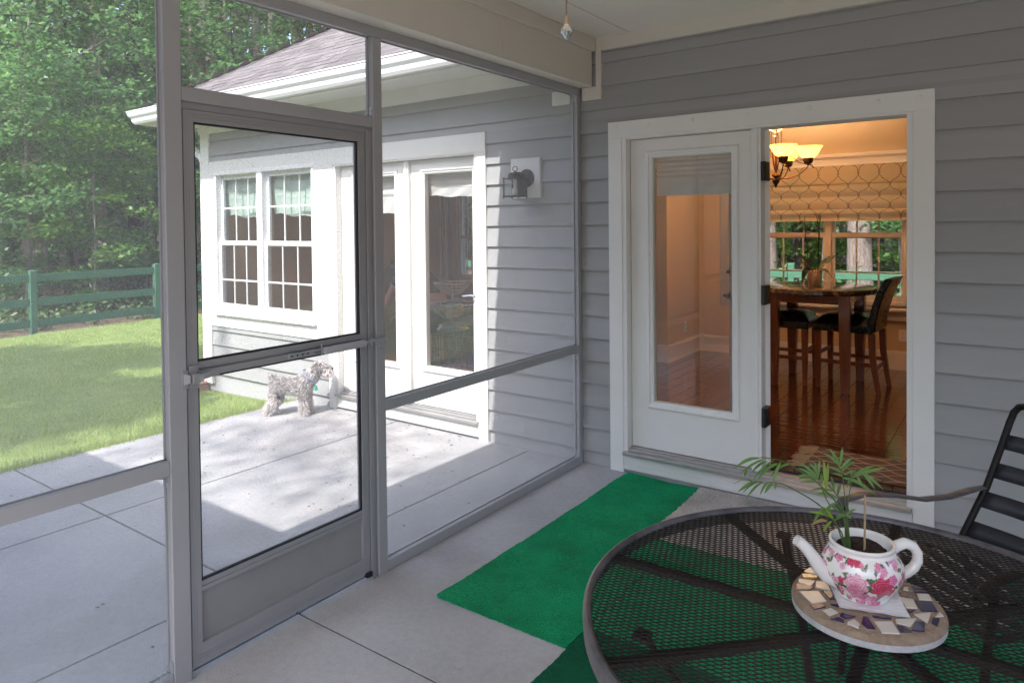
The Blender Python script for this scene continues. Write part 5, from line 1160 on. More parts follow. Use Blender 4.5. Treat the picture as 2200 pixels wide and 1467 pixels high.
# ---------------------------------------------------------------- behind the sunlit doors
cr = empty('wire_crate', (-1.65,.62,ZF), 'black wire dog crate standing inside the sunlit doors', 'dog crate')
t = MB(); x0,x1,y0,y1,z0,z1 = -2.02,-1.22,.34,.88,ZF+.01,.69; r = .0022
for x in np.arange(x0,x1+.01,.066):
    t.bar((x,y0,z0),(x,y0,z1),r*2,r*2); t.bar((x,y1,z0),(x,y1,z1),r*2,r*2); t.bar((x,y0,z1),(x,y1,z1),r*2,r*2)
for y in np.arange(y0,y1+.01,.0675):
    t.bar((x0,y,z0),(x0,y,z1),r*2,r*2); t.bar((x1,y,z0),(x1,y,z1),r*2,r*2)
for z in (z0,.30,.45,.57,z1):
    for (a,b) in (((x0,y0),(x1,y0)),((x1,y0),(x1,y1)),((x1,y1),(x0,y1)),((x0,y1),(x0,y0))): t.bar((*a,z+.003),(*b,z+.003),.006,.005)
t.build('wire_cage', mat('crate_wire', (.05,.05,.055), .4, metal=.6), cr)
t = MB(); t.box(x0+.02,x1-.02,y0+.02,y1-.02,z0,z0+.03); t.build('tray', M['black'], cr, bevel=.008)
t = MB(); vs=[]; 
for i in range(13):
    for j in range(9): vs.append((x0+.05+(x1-x0-.1)*i/12, y0+.05+(y1-y0-.1)*j/8, z0+.05+.05*math.sin(i*1.1)*math.sin(j*1.3)+.02*random.random()))
t.add(vs,[(i*9+j,(i+1)*9+j,(i+1)*9+j+1,i*9+j+1) for i in range(12) for j in range(8)]); o = t.build('blanket', mat('grey_fleece', (.20,.21,.24), .95, var=.4, vscale=30), None, smooth=60); tag(o, 'crumpled grey blanket lying inside the wire crate', 'blanket')
bs = empty('wire_basket_stand', (-1.68,.62,.695), 'two-tier silver wire fruit basket standing on the dog crate', 'basket')
wm = mat('bright_wire', (.62,.62,.64), .25, metal=.8)
bc = Vector((-1.70,.62,0))
t = MB(); t.tube([bc+Vector((0,0,.70)),bc+Vector((0,0,1.10))], .006, 8); t.build('pole', wm, bs, smooth=40)
for (zr,rt,zb,rb) in ((.93,.215,.80,.075),(1.115,.165,1.01,.05),(.745,.11,.70,.14)):
    t = MB()
    for f in (0,.25,.5,.75,1):
        r = rb+(rt-rb)*f**.6; t.ring(bc+Vector((0,0,zb+(zr-zb)*f)), r, .0022, 40, 5)
    for k in range(22):
        g = 6.2832*k/22; d = Vector((math.cos(g),math.sin(g),0)); t.tube([bc+d*(rb+(rt-rb)*f**.6)+Vector((0,0,zb+(zr-zb)*f)) for f in (0,.3,.6,1)], .0016, 4)
    if zr > .8:
        pts = []
        for k in range(180): g = 6.2832*k/180; pts.append(bc+Vector((math.cos(g),math.sin(g),0))*(rt+.006*math.cos(g*30))+Vector((0,0,zr+.008*math.sin(g*30))))
        t.tube(pts, .0028, 5, closed=True)
    for k in range(4): g = 6.2832*k/4; t.tube([bc+Vector((math.cos(g)*rb,math.sin(g)*rb,zb)), bc+Vector((0,0,zb-.01))], .002, 4)
    t.build('basket_tier', wm, bs, smooth=60)
t = MB(); t.box(-1.74,-1.58,.56,.64,.815,.935); o = t.build('snack_bag', mat('kraft_bag', (.60,.44,.22), .6, var=.3, vscale=20, bump=.4, bscale=30), None, bevel=.02, seg=2); tag(o, 'tan paper bag lying in the lower wire basket', 'bag')
t = MB(); t.prism([(-1.72,.50,.905),(-1.56,.48,.93),(-1.545,.56,.94),(-1.70,.58,.915)], (0,0,.014)); o = t.build('blue_packet', mat('blue_wrapper', (.10,.42,.55), .35, var=.3, vscale=30), None, bevel=.004); tag(o, 'flat turquoise packet on top of the lower wire basket', 'packet')
# debris outside the corner
t = MB(); t.box(-4.95,-4.60,-.30,.0,-.12,-.035); t.box(-4.95,-4.60,-.30,-.27,-.035,-.005); t.box(-4.95,-4.92,-.27,0,-.035,-.005); t.box(-4.63,-4.60,-.27,0,-.035,-.005)
o = t.build('splash_block', mat('terracotta_block', (.46,.25,.19), .9, var=.3, vscale=12, bump=.5), None, bevel=.01); tag(o, 'terracotta splash block under the downspout at the house corner', 'splash block')
# ---------------------------------------------------------------- skinned figures
def skinned(name, pts, edges, root, m, parent, sub=2):
    """one continuous body grown along a skeleton: pts = [(point, radius or (rx,ry))]"""
    off = wloc(parent)
    me = bpy.data.meshes.new(name); me.from_pydata([tuple(Vector(p)-off) for p,_ in pts], edges, [])
    o = bpy.data.objects.new(name, me); C.objects.link(o)
    o.modifiers.new('Skin','SKIN')
    if not me.skin_vertices: 
        raise RuntimeError('no skin layer')
    for sv,(_,r) in zip(me.skin_vertices[0].data, pts): sv.radius = r if isinstance(r,tuple) else (r,r)
    me.skin_vertices[0].data[root].use_root = True
    o.modifiers['Skin'].use_smooth_shade = True; o.modifiers['Skin'].branch_smoothing = .6
    s = o.modifiers.new('Sub','SUBSURF'); s.levels = sub; s.render_levels = sub
    bpy.context.view_layer.update(); dg = bpy.context.evaluated_depsgraph_get()
    nm = bpy.data.meshes.new_from_object(o.evaluated_get(dg)); o.modifiers.clear(); o.data = nm; nm.name = name
    nm.materials.clear(); nm.materials.append(m); o.parent = parent
    return o
def chain(pts, edges, start, lst):
    prev = start
    for p, r in lst: pts.append((p,r)); edges.append((prev,len(pts)-1)); prev = len(pts)-1
    return prev

# dog
FD = Vector((.845,.535,0)); FW_ = Vector((-.535,.845,0)); DB_ = Vector((-2.743,-.365,0))
def D(s,w,h): return DB_+FD*s+FW_*w+Vector((0,0,h))
dog = empty('dog', tuple(DB_), 'grey shaggy terrier standing on the sunlit patio, looking at the doors', 'dog')
pts = [(D(-.11,0,.272),(.070,.075))]; E_ = []
a = chain(pts,E_,0,[(D(-.03,0,.262),(.066,.074)),(D(.06,0,.252),(.072,.086)),(D(.14,0,.262),(.074,.092)),(D(.195,0,.325),(.056,.066)),(D(.235,0,.375),(.050,.054)),(D(.275,0,.402),(.055,.060)),(D(.318,0,.390),(.044,.046)),(D(.352,0,.384),(.036,.040)),(D(.380,0,.388),(.024,.027))])
chain(pts,E_,0,[(D(-.145,0,.318),.022),(D(-.155,0,.355),.014)])
ears = [6]
for sgn in (-1,1):
    chain(pts,E_,6,[(D(.262,sgn*.045,.432),.016),(D(.275,sgn*.068,.425),.014),(D(.29,sgn*.074,.39),.009)])
    chain(pts,E_,3,[(D(.148,sgn*.055,.20),(.036,.034)),(D(.150,sgn*.06,.125),(.027,.026)),(D(.158,sgn*.06,.06),(.022,.022)),(D(.168,sgn*.06,.022),(.022,.020)),(D(.196,sgn*.06,.016),(.021,.014))])
    chain(pts,E_,0,[(D(-.115,sgn*.055,.20),(.046,.052)),(D(-.090,sgn*.062,.145),(.033,.034)),(D(-.150,sgn*.065,.088),(.021,.022)),(D(-.165,sgn*.065,.045),(.018,.019)),(D(-.150,sgn*.065,.018),(.020,.016)),(D(-.125,sgn*.065,.014),(.019,.012))])
body = skinned('body', pts, E_, 0, mat('dog_skin', (.30,.28,.27), .9, var=.4, vscale=30), dog, 2)
def fur(name, body, n, colf, lenf, combf, parent, width=.0035, zone=None):
    me = body.data; me.calc_loop_triangles(); off = wloc(parent)
    co = np.empty(len(me.vertices)*3); me.vertices.foreach_get('co', co); co = co.reshape(-1,3)
    tri = np.empty(len(me.loop_triangles)*3, dtype=np.int32); me.loop_triangles.foreach_get('vertices', tri); tri = tri.reshape(-1,3)
    A,B,Cc = co[tri[:,0]],co[tri[:,1]],co[tri[:,2]]; nn = np.cross(B-A,Cc-A); ar = np.linalg.norm(nn,axis=1)/2+1e-12; nn /= (2*ar)[:,None]
    pick = rng.choice(len(tri), n, p=ar/ar.sum()); r1 = np.sqrt(rng.random(n)); r2 = rng.random(n)
    Pp = A[pick]*(1-r1)[:,None]+B[pick]*(r1*(1-r2))[:,None]+Cc[pick]*(r1*r2)[:,None]; Nn = nn[pick]
    L_ = lenf(Pp); cb = combf(Pp)
    d = Nn*.75+cb+rng.normal(size=(n,3))*.32; d /= np.linalg.norm(d,axis=1)[:,None]
    sd_ = np.cross(d, rng.normal(size=(n,3))); sd_ /= np.linalg.norm(sd_,axis=1)[:,None]
    droop = np.array([0,0,-.35]); tip = Pp+d*L_[:,None]+droop*L_[:,None]*.5; mid = Pp+d*L_[:,None]*.55
    w = width*(.6+.8*rng.random(n))[:,None]
    V = np.stack([Pp-sd_*w,Pp+sd_*w,mid+sd_*w*.8,tip,mid-sd_*w*.8],1).reshape(-1,3)
    col = np.repeat(colf(Pp, rng.random(n)),5,0); col = np.concatenate([col,np.ones((len(col),1))],1)
    return fastmesh(name, V+np.array(off), 5, attrmat(name+'_hair', .75, spec=.25), parent, attr=col)
def loc(Pp): return Pp@np.array(FD), Pp@np.array(FW_), Pp[:,2]
def dcol(Pp, r):
    s,w,h = loc(Pp); light = ((h < .14)|((s > .30)&(h < .40))|((s > .285)&(h > .445)&(s < .33)))*1.0
    dark = ((s > .24)&(s < .30)&(np.abs(w) > .045))*1.0
    patch = .5+.5*np.sin(s*60+h*40+np.sin(w*70)*2)
    base = .46+.38*r**1.1+.08*patch; g = base*(1-light)+(.74+.18*r)*light; g = g*(1-.4*dark)
    return np.stack([g*1.02,g*.96,g*.93],1)
def dlen(Pp):
    s,w,h = loc(Pp); L_ = .024+.010*rng.random(len(s)); L_ += .016*((s > .31)&(h < .385)); L_ += .010*((s > .24)&(h > .42)); L_ += .008*(h < .13); L_ *= np.where(h < .03,.55,1); return L_
def dcomb(Pp):
    s,w,h = loc(Pp); n = len(s); c = np.tile(np.array(-FD*.45)+np.array([0,0,-.35]),(n,1)); hd = s > .24; c[hd] = np.array(FD*.25)+np.array([0,0,-.25]); c[h < .14] = np.array([0,0,-.8]); return c
fur('coat', body, 15000, dcol, dlen, dcomb, dog, .0028)
t = MB()
for sgn in (-1,1): t.lathe([(.0,-.008),(.007,-.004),(.008,.0),(.006,.005),(.0,.008)], D(.318,sgn*.036,.412), 10, axis=FD)
t.build('eye', M['black'], dog, smooth=60)
t = MB(); t.lathe([(.0,-.006),(.014,-.004),(.016,.004),(.010,.012),(.0,.014)], D(.388,0,.398), 12, axis=FD); t.build('nose', M['black'], dog, smooth=60)
t = MB(); nk_ = (FD*.62+Vector((0,0,.78))).normalized(); t.ring(D(.197,0,.337), .078, .0065, 36, 8, nrm=nk_); t.build('collar', mat('blue_collar', (.24,.30,.46), .7), dog, smooth=60)
t = MB(); t.lathe([(.0,-.002),(.017,-.002),(.018,.0),(.017,.002),(.0,.002)], D(.268,-.055,.235), 6, axis=(FD*.5-FW_*.9)); t.box(*sorted((D(.262,-.05,0).x-.008,D(.262,-.05,0).x+.008)),*sorted((D(.262,-.05,0).y-.008,D(.262,-.05,0).y+.008)),.248,.262)
t.build('tag', mat('green_tag', (.02,.42,.24), .4), dog)

# person seen through the door glass
pe = empty('person', (-2.5,1.3,ZF), 'person in a dark top and grey shorts bending forward behind the door glass', 'person')
skin_m = mat('skin', (.55,.33,.24), .5, var=.1, vscale=10)
def Q(x,y,z): return Vector((x,1.3+y,z))
pts = [(Q(-2.47,0,.86),(.125,.115))]; E_ = []
ch_ = chain(pts,E_,0,[(Q(-2.58,0,.99),(.115,.10)),(Q(-2.72,0,1.09),(.125,.11)),(Q(-2.86,0,1.15),(.115,.105))])
hd = chain(pts,E_,ch_,[(Q(-2.96,0,1.175),.052),(Q(-3.04,0,1.18),.072),(Q(-3.12,0,1.14),.088),(Q(-3.15,0,1.06),.070),(Q(-3.145,0,1.01),.045)])
hip = 0
def hand(pts,E_,wr,p,dirn,sd_):
    d = Vector(dirn).normalized(); s = Vector(sd_).normalized(); n = d.cross(s)
    palm = chain(pts,E_,wr,[(p+d*.03,(.034,.016)),(p+d*.075,(.040,.014))])
    for k,(o,l,r) in enumerate(((-.030,.062,.0085),(-.010,.072,.009),(.010,.068,.0088),(.030,.052,.0075))):
        chain(pts,E_,palm,[(p+d*.088+s*o,r),(p+d*(.088+l*.5)+s*o*1.05+n*.006,r*.9),(p+d*(.088+l*.9)+s*o*1.05+n*.022,r*.75)])
    chain(pts,E_,palm-1,[(p+d*.045+s*.038,.0105),(p+d*.070+s*.052+n*.008,.0095),(p+d*.092+s*.056+n*.018,.008)])
for sg in (-1,1):
    e = chain(pts,E_,ch_,[(Q(-2.875,sg*.155,1.12),(.060,.058)),(Q(-2.93,sg*.20,.98),.047),(Q(-3.00,sg*.21,.86),.040),(Q(-3.10,sg*.17,.74),.034),(Q(-3.17,sg*.12,.655),.026)])
    hand(pts,E_,e,Q(-3.17,sg*.12,.655),(-.55,-.2*sg,-.8),(0,-1*sg,.1))
    chain(pts,E_,hip,[(Q(-2.48,sg*.10,.78),(.098,.095)),(Q(-2.52,sg*.11,.62),.078),(Q(-2.555,sg*.115,.50),.060),(Q(-2.545,sg*.115,.38),.056),(Q(-2.525,sg*.115,.26),.040),(Q(-2.525,sg*.115,.215),.036),(Q(-2.60,sg*.125,.203),(.036,.024)),(Q(-2.68,sg*.13,.198),(.034,.018))])
pb = skinned('body', pts, E_, 0, skin_m, pe, 2)
pts = [(Q(-2.50,0,.885),(.142,.132))]; E_ = []
c_ = chain(pts,E_,0,[(Q(-2.58,0,.995),(.133,.118)),(Q(-2.72,0,1.095),(.142,.126)),(Q(-2.865,0,1.155),(.128,.118)),(Q(-2.93,0,1.168),.075)])
for sg in (-1,1): chain(pts,E_,c_-1,[(Q(-2.875,sg*.16,1.12),.074),(Q(-2.925,sg*.20,.99),.062)])
skinned('shirt', pts, E_, 0, mat('dark_jersey', (.030,.026,.030), .85, var=.25, vscale=20, bump=.3, bscale=40), pe, 2)
pts = [(Q(-2.47,0,.855),(.138,.130))]; E_ = []
for sg in (-1,1): chain(pts,E_,0,[(Q(-2.48,sg*.10,.77),(.112,.108)),(Q(-2.52,sg*.11,.62),.093),(Q(-2.545,sg*.115,.50),.088)])
skinned('shorts', pts, E_, 0, mat('grey_shorts', (.21,.22,.25), .85, var=.2, vscale=30), pe, 2)
t = MB(); hc_ = Q(-3.08,0,1.17)
for k in range(520):
    g = random.uniform(-2.4,2.4); el = random.uniform(-.5,1.5); d = Vector((math.cos(el)*math.cos(g)*.9, math.cos(el)*math.sin(g), math.sin(el)))
    p = hc_+Vector((d.x*.105,d.y*.092,d.z*.098)); dn = Vector((-.10,.0,-1)); L_ = random.uniform(.20,.30)
    q1 = p+Vector((d.x*.03,d.y*.03,d.z*.02))+dn*L_*.25; q2 = p+Vector((d.x*.015,d.y*.02,0))+dn*L_*.65; q3 = p+dn*L_+Vector((random.uniform(-.02,.02),random.uniform(-.02,.02),0))
    t.tube([p,q1,q2,q3], [(.007,.002),(.008,.002),(.006,.002),(.001,.001)], 5)
t.lathe([(.0,-.10),(.06,-.085),(.098,-.03),(.10,.03),(.07,.08),(.0,.105)], hc_, 20, axis=(.25,0,.97))
t.build('hair', mat('brown_hair', (.085,.045,.028), .45, var=.5, vscale=60, stretch=(6,6,1)), pe, smooth=60)
t = MB()
for sg in (-1,1): t.lathe([(.0,-.011),(.009,-.006),(.011,0),(.009,.006),(.0,.011)], Q(-3.21,sg*.034,1.09), 10, axis=(-1,0,0))
t.build('eye', mat('eye_white', (.6,.6,.6), .2), pe, smooth=60)
t = MB(); t.tube([Q(-3.205,0,1.10),Q(-3.238,0,1.055),Q(-3.215,0,1.045)], [.008,.014,.010], 8); t.build('nose', skin_m, pe, smooth=60)
t = MB(); t.tube([Q(-3.19,-.022,1.015),Q(-3.207,0,1.013),Q(-3.19,.022,1.015)], [.003,.006,.003], 6); t.build('lips', mat('lips', (.45,.18,.15), .5), pe, smooth=60)
# ---------------------------------------------------------------- ground
def gz(x, y):
    """lawn falls gently away from the house, woods rise far off"""
    d = max(0.0, -3.12-x); z = -.07-.23*min(1.0, d/8.5)
    if y > 4: z = min(z, -.07-.23*min(1,(y-4)/4))
    r = math.hypot(x+2, y-2); 
    return z + max(0, r-32)*.38
t = MB(); gx_ = [-90,-70,-55,-45,-38,-32,-27,-22,-18,-15,-13,-12,-11,-10,-9,-8,-7,-6,-5,-4,-3.08,5,12,20,30,45,70,90]; gyy = [-90,-60,-40,-32,-24,-16,-11,-8,-6,-4,-2,-1,0,1,2,3,4,5,6,7,8,9,11,14,18,22,27,32,38,45,55,70,90]
vs = [(x,y,gz(x,y)-.03) for x in gx_ for y in gyy]; n_ = len(gyy); house_hole = lambda x0,x1,y0,y1: x0 > -3.2 and x1 < 5.1 and y0 > -6.1 and y1 < 3.1
fs = [(i*n_+j,(i+1)*n_+j,(i+1)*n_+j+1,i*n_+j+1) for i in range(len(gx_)-1) for j in range(n_-1)]
t.add(vs, fs)
M['floorw'] = mat('leaf_litter', (.17,.115,.08), .95, col2=(.075,.05,.035), vscale=1.6, detail=10, bump=.8, bscale=14, bdist=.06, speck=(26,.62,(.07,.10,.03)))
tag(t.build('ground', M['floorw'], None, smooth=60), kind='structure')
def lawn_ok(x, y): return (-12.35+.04*math.sin(y*3) < x + .09*(y-1.2)*1.0) and x < -3.12 and not (x > -4.75 and y > -.02)
t = MB(); vs = []; fs = []; n1, n2 = 60, 70
X_ = np.linspace(-12.6,-3.121,n1); Y_ = np.linspace(-7.5,8.2,n2)
vs = [(x,y,gz(x,y)+.004) for x in X_ for y in Y_]
fs = [(i*n2+j,(i+1)*n2+j,(i+1)*n2+j+1,i*n2+j+1) for i in range(n1-1) for j in range(n2-1) if lawn_ok((X_[i]+X_[i+1])/2,(Y_[j]+Y_[j+1])/2) ]
t.add(vs, fs); M['turfsoil'] = mat('lawn_base', (.26,.33,.10), .95, col2=(.17,.24,.06), vscale=3, detail=8, bump=1, bscale=90, bdist=.02)
lawn = t.build('lawn', M['turfsoil'], None, smooth=60); tag(lawn, kind='structure')
N_ = 120000; px_ = -3.125-np.abs(rng.random(N_))**1.35*9.4; py_ = rng.uniform(-5.5,8,N_)
ok = np.array([lawn_ok(x,y) for x,y in zip(px_,py_)]) ; px_, py_ = px_[ok], py_[ok]; N_ = len(px_)
pz_ = np.array([gz(x,y) for x,y in zip(px_,py_)]); h = (.022+.026*rng.random(N_))*(1+.4*np.sin(px_*2.1)*np.sin(py_*1.7)); h *= 1+ .6*(px_ > -3.3)*rng.random(N_)
ne = 5200; ex_ = -3.10-rng.random(ne)**1.5*.14; ey_ = rng.uniform(-3.2,-.02,ne)       # ragged edge spilling on to the slab
px_, py_, pz_ = np.concatenate([px_,ex_]), np.concatenate([py_,ey_]), np.concatenate([pz_,np.full(ne,-.065)]); h = np.concatenate([h,.07+.055*rng.random(ne)]); N_ = len(px_)
an = rng.uniform(0,6.283,N_); ln = rng.normal(size=(N_,2))*.014; ln[-ne:] *= 2.2; ln[-ne:,0] += .018; w = .0028+.0016*rng.random(N_)+.0012*np.clip((-px_-5)/6,0,1)
b0 = np.stack([px_-np.cos(an)*w,py_-np.sin(an)*w,pz_],1); b1 = np.stack([px_+np.cos(an)*w,py_+np.sin(an)*w,pz_],1); tp_ = np.stack([px_+ln[:,0],py_+ln[:,1],pz_+h],1)
M['grass'] = leafmat('grass_blade', [(.27,.36,.10),(.34,.43,.13),(.30,.40,.12),(.42,.48,.18),(.50,.50,.25)], trans=.4, rough=.5)
g_ = fastmesh('grass', np.stack([b0,b1,tp_],1).reshape(-1,3), 3, M['grass']); tag(g_, 'short mown green grass growing on the lawn', 'grass', kind='stuff')

# ---------------------------------------------------------------- fences
M['fence'] = mat('green_fence_stain', (.068,.185,.112), .75, col2=(.048,.135,.08), vscale=5, stretch=(1,1,6), bump=.3, bscale=60, bdist=.004)
fn = empty('board_fence', (-12.58,1.2,-.3), 'green three-board fence along the far edge of the lawn', 'fence')
ps = [(-12.38,-3.69),(-12.47,-1.24),(-12.58,1.2),(-12.80,3.64),(-13.02,6.08),(-13.2,8.55)]
for (x,y) in ps:
    t = MB(); t.box(x-.055,x+.055,y-.055,y+.055,-.5,.862); t.add([(x-.055,y-.055,.862),(x+.055,y-.055,.862),(x+.055,y+.055,.862),(x-.055,y+.055,.862),(x,y,.885)], [(0,1,4),(1,2,4),(2,3,4),(3,0,4)]); t.build('post', M['fence'], fn, bevel=.006)
for a,b in zip(ps,ps[1:]):
    for (z0,z1) in ((.655,.80),(.20,.345),(-.20,-.055)):
        t = MB(); t.bar((a[0]+.004,a[1]+.057,(z0+z1)/2),(b[0]+.004,b[1]-.057,(z0+z1)/2),.028,z1-z0); t.build('rail', M['fence'], fn, bevel=.004)
    for q in (a,b):
        pass
fb = empty('mesh_fence', (-2,9.0,-.3), 'green board fence with welded wire mesh behind the house', 'fence')
M['fence2'] = M['fence']
xs_ = [-13.1+2.44*k for k in range(9)]
for x in xs_[1:]:
    t = MB(); t.box(x-.055,x+.055,8.95,9.05,-.6,.90); t.build('post', M['fence'], fb, bevel=.006)
for a,b in zip(xs_,xs_[1:]):
    for (z0,z1) in ((.64,.79),(-.20,-.05)): 
        MB().box(a+.057,b-.057,8.925,8.955,z0,z1).build('rail', M['fence'], fb, bevel=.004)
t = MB()
for x in np.arange(-6,5,.102): t.bar((x,8.96,-.2),(x,8.96,.72),.004,.004)
for z in np.arange(-.18,.72,.102): t.bar((-6,8.964,z),(5,8.964,z),.004,.004)
t.build('wire_mesh', mat('green_wire', (.12,.22,.17), .5, metal=.3), fb)

# ---------------------------------------------------------------- trees
M['barkp'] = mat('pine_bark', (.42,.335,.29), .95, col2=(.19,.145,.12), vscale=5, stretch=(5,5,1), bump=1, bscale=22, bdist=.05)
M['barkl'] = mat('pale_bark', (.42,.36,.31), .9, col2=(.22,.18,.15), vscale=6, stretch=(3,3,1), bump=.7, bscale=30, bdist=.03)
M['barkd'] = mat('dark_bark', (.10,.08,.065), .95, col2=(.045,.036,.03), vscale=6, stretch=(5,5,1), bump=1, bscale=22, bdist=.05)
M['leafA'] = leafmat('maple_leaf', [(.08,.18,.065),(.12,.25,.09),(.18,.33,.12),(.11,.23,.10),(.25,.40,.16)], trans=.55, rough=.35)
M['leafB'] = leafmat('dark_leaf', [(.065,.15,.055),(.10,.21,.075),(.15,.28,.10),(.09,.18,.08)], trans=.52, rough=.38)
M['leafY'] = leafmat('bright_leaf', [(.10,.22,.04),(.16,.30,.06),(.08,.18,.04),(.20,.34,.08)], trans=.5)
M['needle'] = leafmat('pine_needles', [(.060,.085,.035),(.09,.10,.05),(.045,.075,.03),(.14,.115,.07)], trans=.15, rough=.5)
def leaves(centres, per, rad, flat, size, asp=.62, tilt=.5):
    """diamond leaves in loose, mostly level sprays round the given points"""
    n = len(centres)*per; c = np.repeat(np.asarray(centres),per,0); r = rad*np.sqrt(rng.random(n)); a = rng.uniform(0,6.283,n)
    p = c+np.stack([r*np.cos(a),r*np.sin(a),rng.normal(size=n)*rad*flat - r*r*.25/max(rad,.01)],1)
    an = rng.uniform(0,6.283,n); d = np.stack([np.cos(an),np.sin(an),rng.normal(size=n)*tilt-.25],1); d /= np.linalg.norm(d,axis=1)[:,None]
    nrm = np.stack([rng.normal(size=n)*tilt,rng.normal(size=n)*tilt,np.ones(n)],1); s = np.cross(d,nrm); s /= np.linalg.norm(s,axis=1)[:,None]
    L_ = size*(.6+.8*rng.random(n)); w = L_*asp
    return np.stack([p, p+d*(L_*.45)[:,None]+s*(w*.5)[:,None], p+d*L_[:,None], p+d*(L_*.45)[:,None]-s*(w*.5)[:,None]],1).reshape(-1,3)
def limb(mb, p, d, l, r, depth, tips, up=.25, wig=.25, kidn=3):
    pts = [p]; rs = [r]; k = 5; d = d.normalized()
    for i in range(k):
        d = (d+Vector((random.gauss(0,wig),random.gauss(0,wig),random.gauss(0,wig)*.6+up*.15))).normalized(); pts.append(pts[-1]+d*(l/k)); rs.append(r*(1-.62*(i+1)/k))
    mb.tube(pts, rs, 6 if depth else 5)
    if depth == 0: tips += [pts[-1],pts[-2]]; return
    for j in range(kidn):
        q = pts[random.randint(2,k)]; dd = (d+Vector((random.gauss(0,.9),random.gauss(0,.9),random.gauss(0,.35)))).normalized(); limb(mb, q, dd, l*random.uniform(.45,.7), r*.45, depth-1, tips, up, wig, kidn)
    tips.append(pts[-1])
def broadleaf(h, tr, cr, z0, nb, bark, leaf, per, size, label, lean=0, group='trees in the woods', cat='tree', nm='maple_tree'):
    o = empty(nm, (0,0,0), label, cat, group); t = MB(); tips = []; k = 9; pts = []
    for i in range(k+1): f = i/k; pts.append(Vector((lean*f+random.gauss(0,.05)*(i > 0)*h*.06, random.gauss(0,.05)*(i > 0)*h*.06, h*f-.15)))
    t.tube(pts, [tr*(1-.8*i/k)*(1.35 if i == 0 else 1) for i in range(k+1)], 9)
    for b in range(nb):
        f = z0/h+(1-z0/h)*(b+.5)/nb; i = min(int(f*k),k-1); p = pts[i]+(pts[i+1]-pts[i])*(f*k-i); a = b*2.4+random.random(); sh = math.sin(math.pi*min(1,max(.15,1.15-f)))**.6
        limb(t, p, Vector((math.cos(a),math.sin(a),.30)), cr*sh*random.uniform(.7,1.1), tr*.30*(1.1-f*.6), 1, tips)
    t.build('trunk', bark, o, smooth=60)
    cs = [tuple(p) for p in tips]; cs = [(x+random.gauss(0,.25),y+random.gauss(0,.25),z+random.gauss(0,.12)) for x,y,z in cs for _ in range(2)]
    fastmesh('crown', leaves(cs, per, .55, .10, size), 4, leaf, o); return o
def pine(h, tr, z0, nb, bark, label, group='trees in the woods', dead=14, needles=True, per=60):
    o = empty('pine_tree', (0,0,0), label, 'tree', group); t = MB(); k = 8
    pts = [Vector((random.gauss(0,.06)*(i > 0),random.gauss(0,.06)*(i > 0),h*i/k-.2)) for i in range(k+1)]
    t.tube(pts, [tr*(1-.65*i/k)*(1.3 if i == 0 else 1) for i in range(k+1)], 12); tips = []
    for b in range(dead):
        z = random.uniform(2.5,z0); a = random.uniform(0,6.28); i = min(int(z/h*k),k-1); p = pts[i]*1; p.z = z; l = random.uniform(.6,2.4)
        limb(t, p, Vector((math.cos(a),math.sin(a),random.uniform(-.25,.35))), l, .022, 1, [], up=-.05, wig=.3, kidn=3)
    for b in range(nb):
        f = b/nb; z = z0+(h-z0)*f; a = b*2.4; i = min(int(z/h*k),k-1); p = pts[i]*1; p.z = z
        limb(t, p, Vector((math.cos(a),math.sin(a),.25)), (2.6-1.7*f)*random.uniform(.8,1.2), .05*(1.1-f), 1, tips, wig=.2)
    t.build('trunk', bark, o, smooth=60)
    if needles:
        n = len(tips)*per; c = np.repeat(np.array([tuple(p) for p in tips]),per,0)+rng.normal(size=(n,3))*np.array([.32,.32,.2]); d = rng.normal(size=(n,3))+np.array([0,0,.3]); d /= np.linalg.norm(d,axis=1)[:,None]; s = np.cross(d,rng.normal(size=(n,3))); s /= np.linalg.norm(s,axis=1)[:,None]; L_ = .16+.10*rng.random(n)
        fastmesh('crown', np.stack([c-s*.008,c+s*.008,c+d*L_[:,None]],1).reshape(-1,3), 3, M['needle'], o)
    return o
protos = []
mA = broadleaf(9.0,.075,2.6,1.7,15,M['barkl'],M['leafA'],34,.135,'slim pale-barked maple leaning over the fence', lean=.5)
mB = broadleaf(10.5,.10,3.0,1.4,18,M['barkd'],M['leafB'],34,.14,'dense dark-leaved maple behind the fence')
mC = broadleaf(6.0,.045,2.1,.7,13,M['barkl'],M['leafA'],30,.13,'young maple sapling in the undergrowth')
mY = broadleaf(5.5,.04,1.9,.6,13,M['barkl'],M['leafY'],30,.14,'bright green sapling')
pA = pine(21,.19,10.5,16,M['barkp'],'tall pine with bare lower branches', dead=26)
pB = pine(24,.25,12,16,M['barkd'],'thick dark-trunked pine in the woods', dead=18)
used = set()
def plant(o, x, y, s=1, rz=None, label=None):
    rz = random.uniform(0,6.28) if rz is None else rz
    if o.name not in used: used.add(o.name); q = o; q.location = (x,y,gz(x,y)); q.rotation_euler = (0,0,rz); q.scale = (s,s,s)
    else: q = copy_tree(o, (x,y,gz(x,y)), rz, s)
    if label: q['label'] = label
    return q
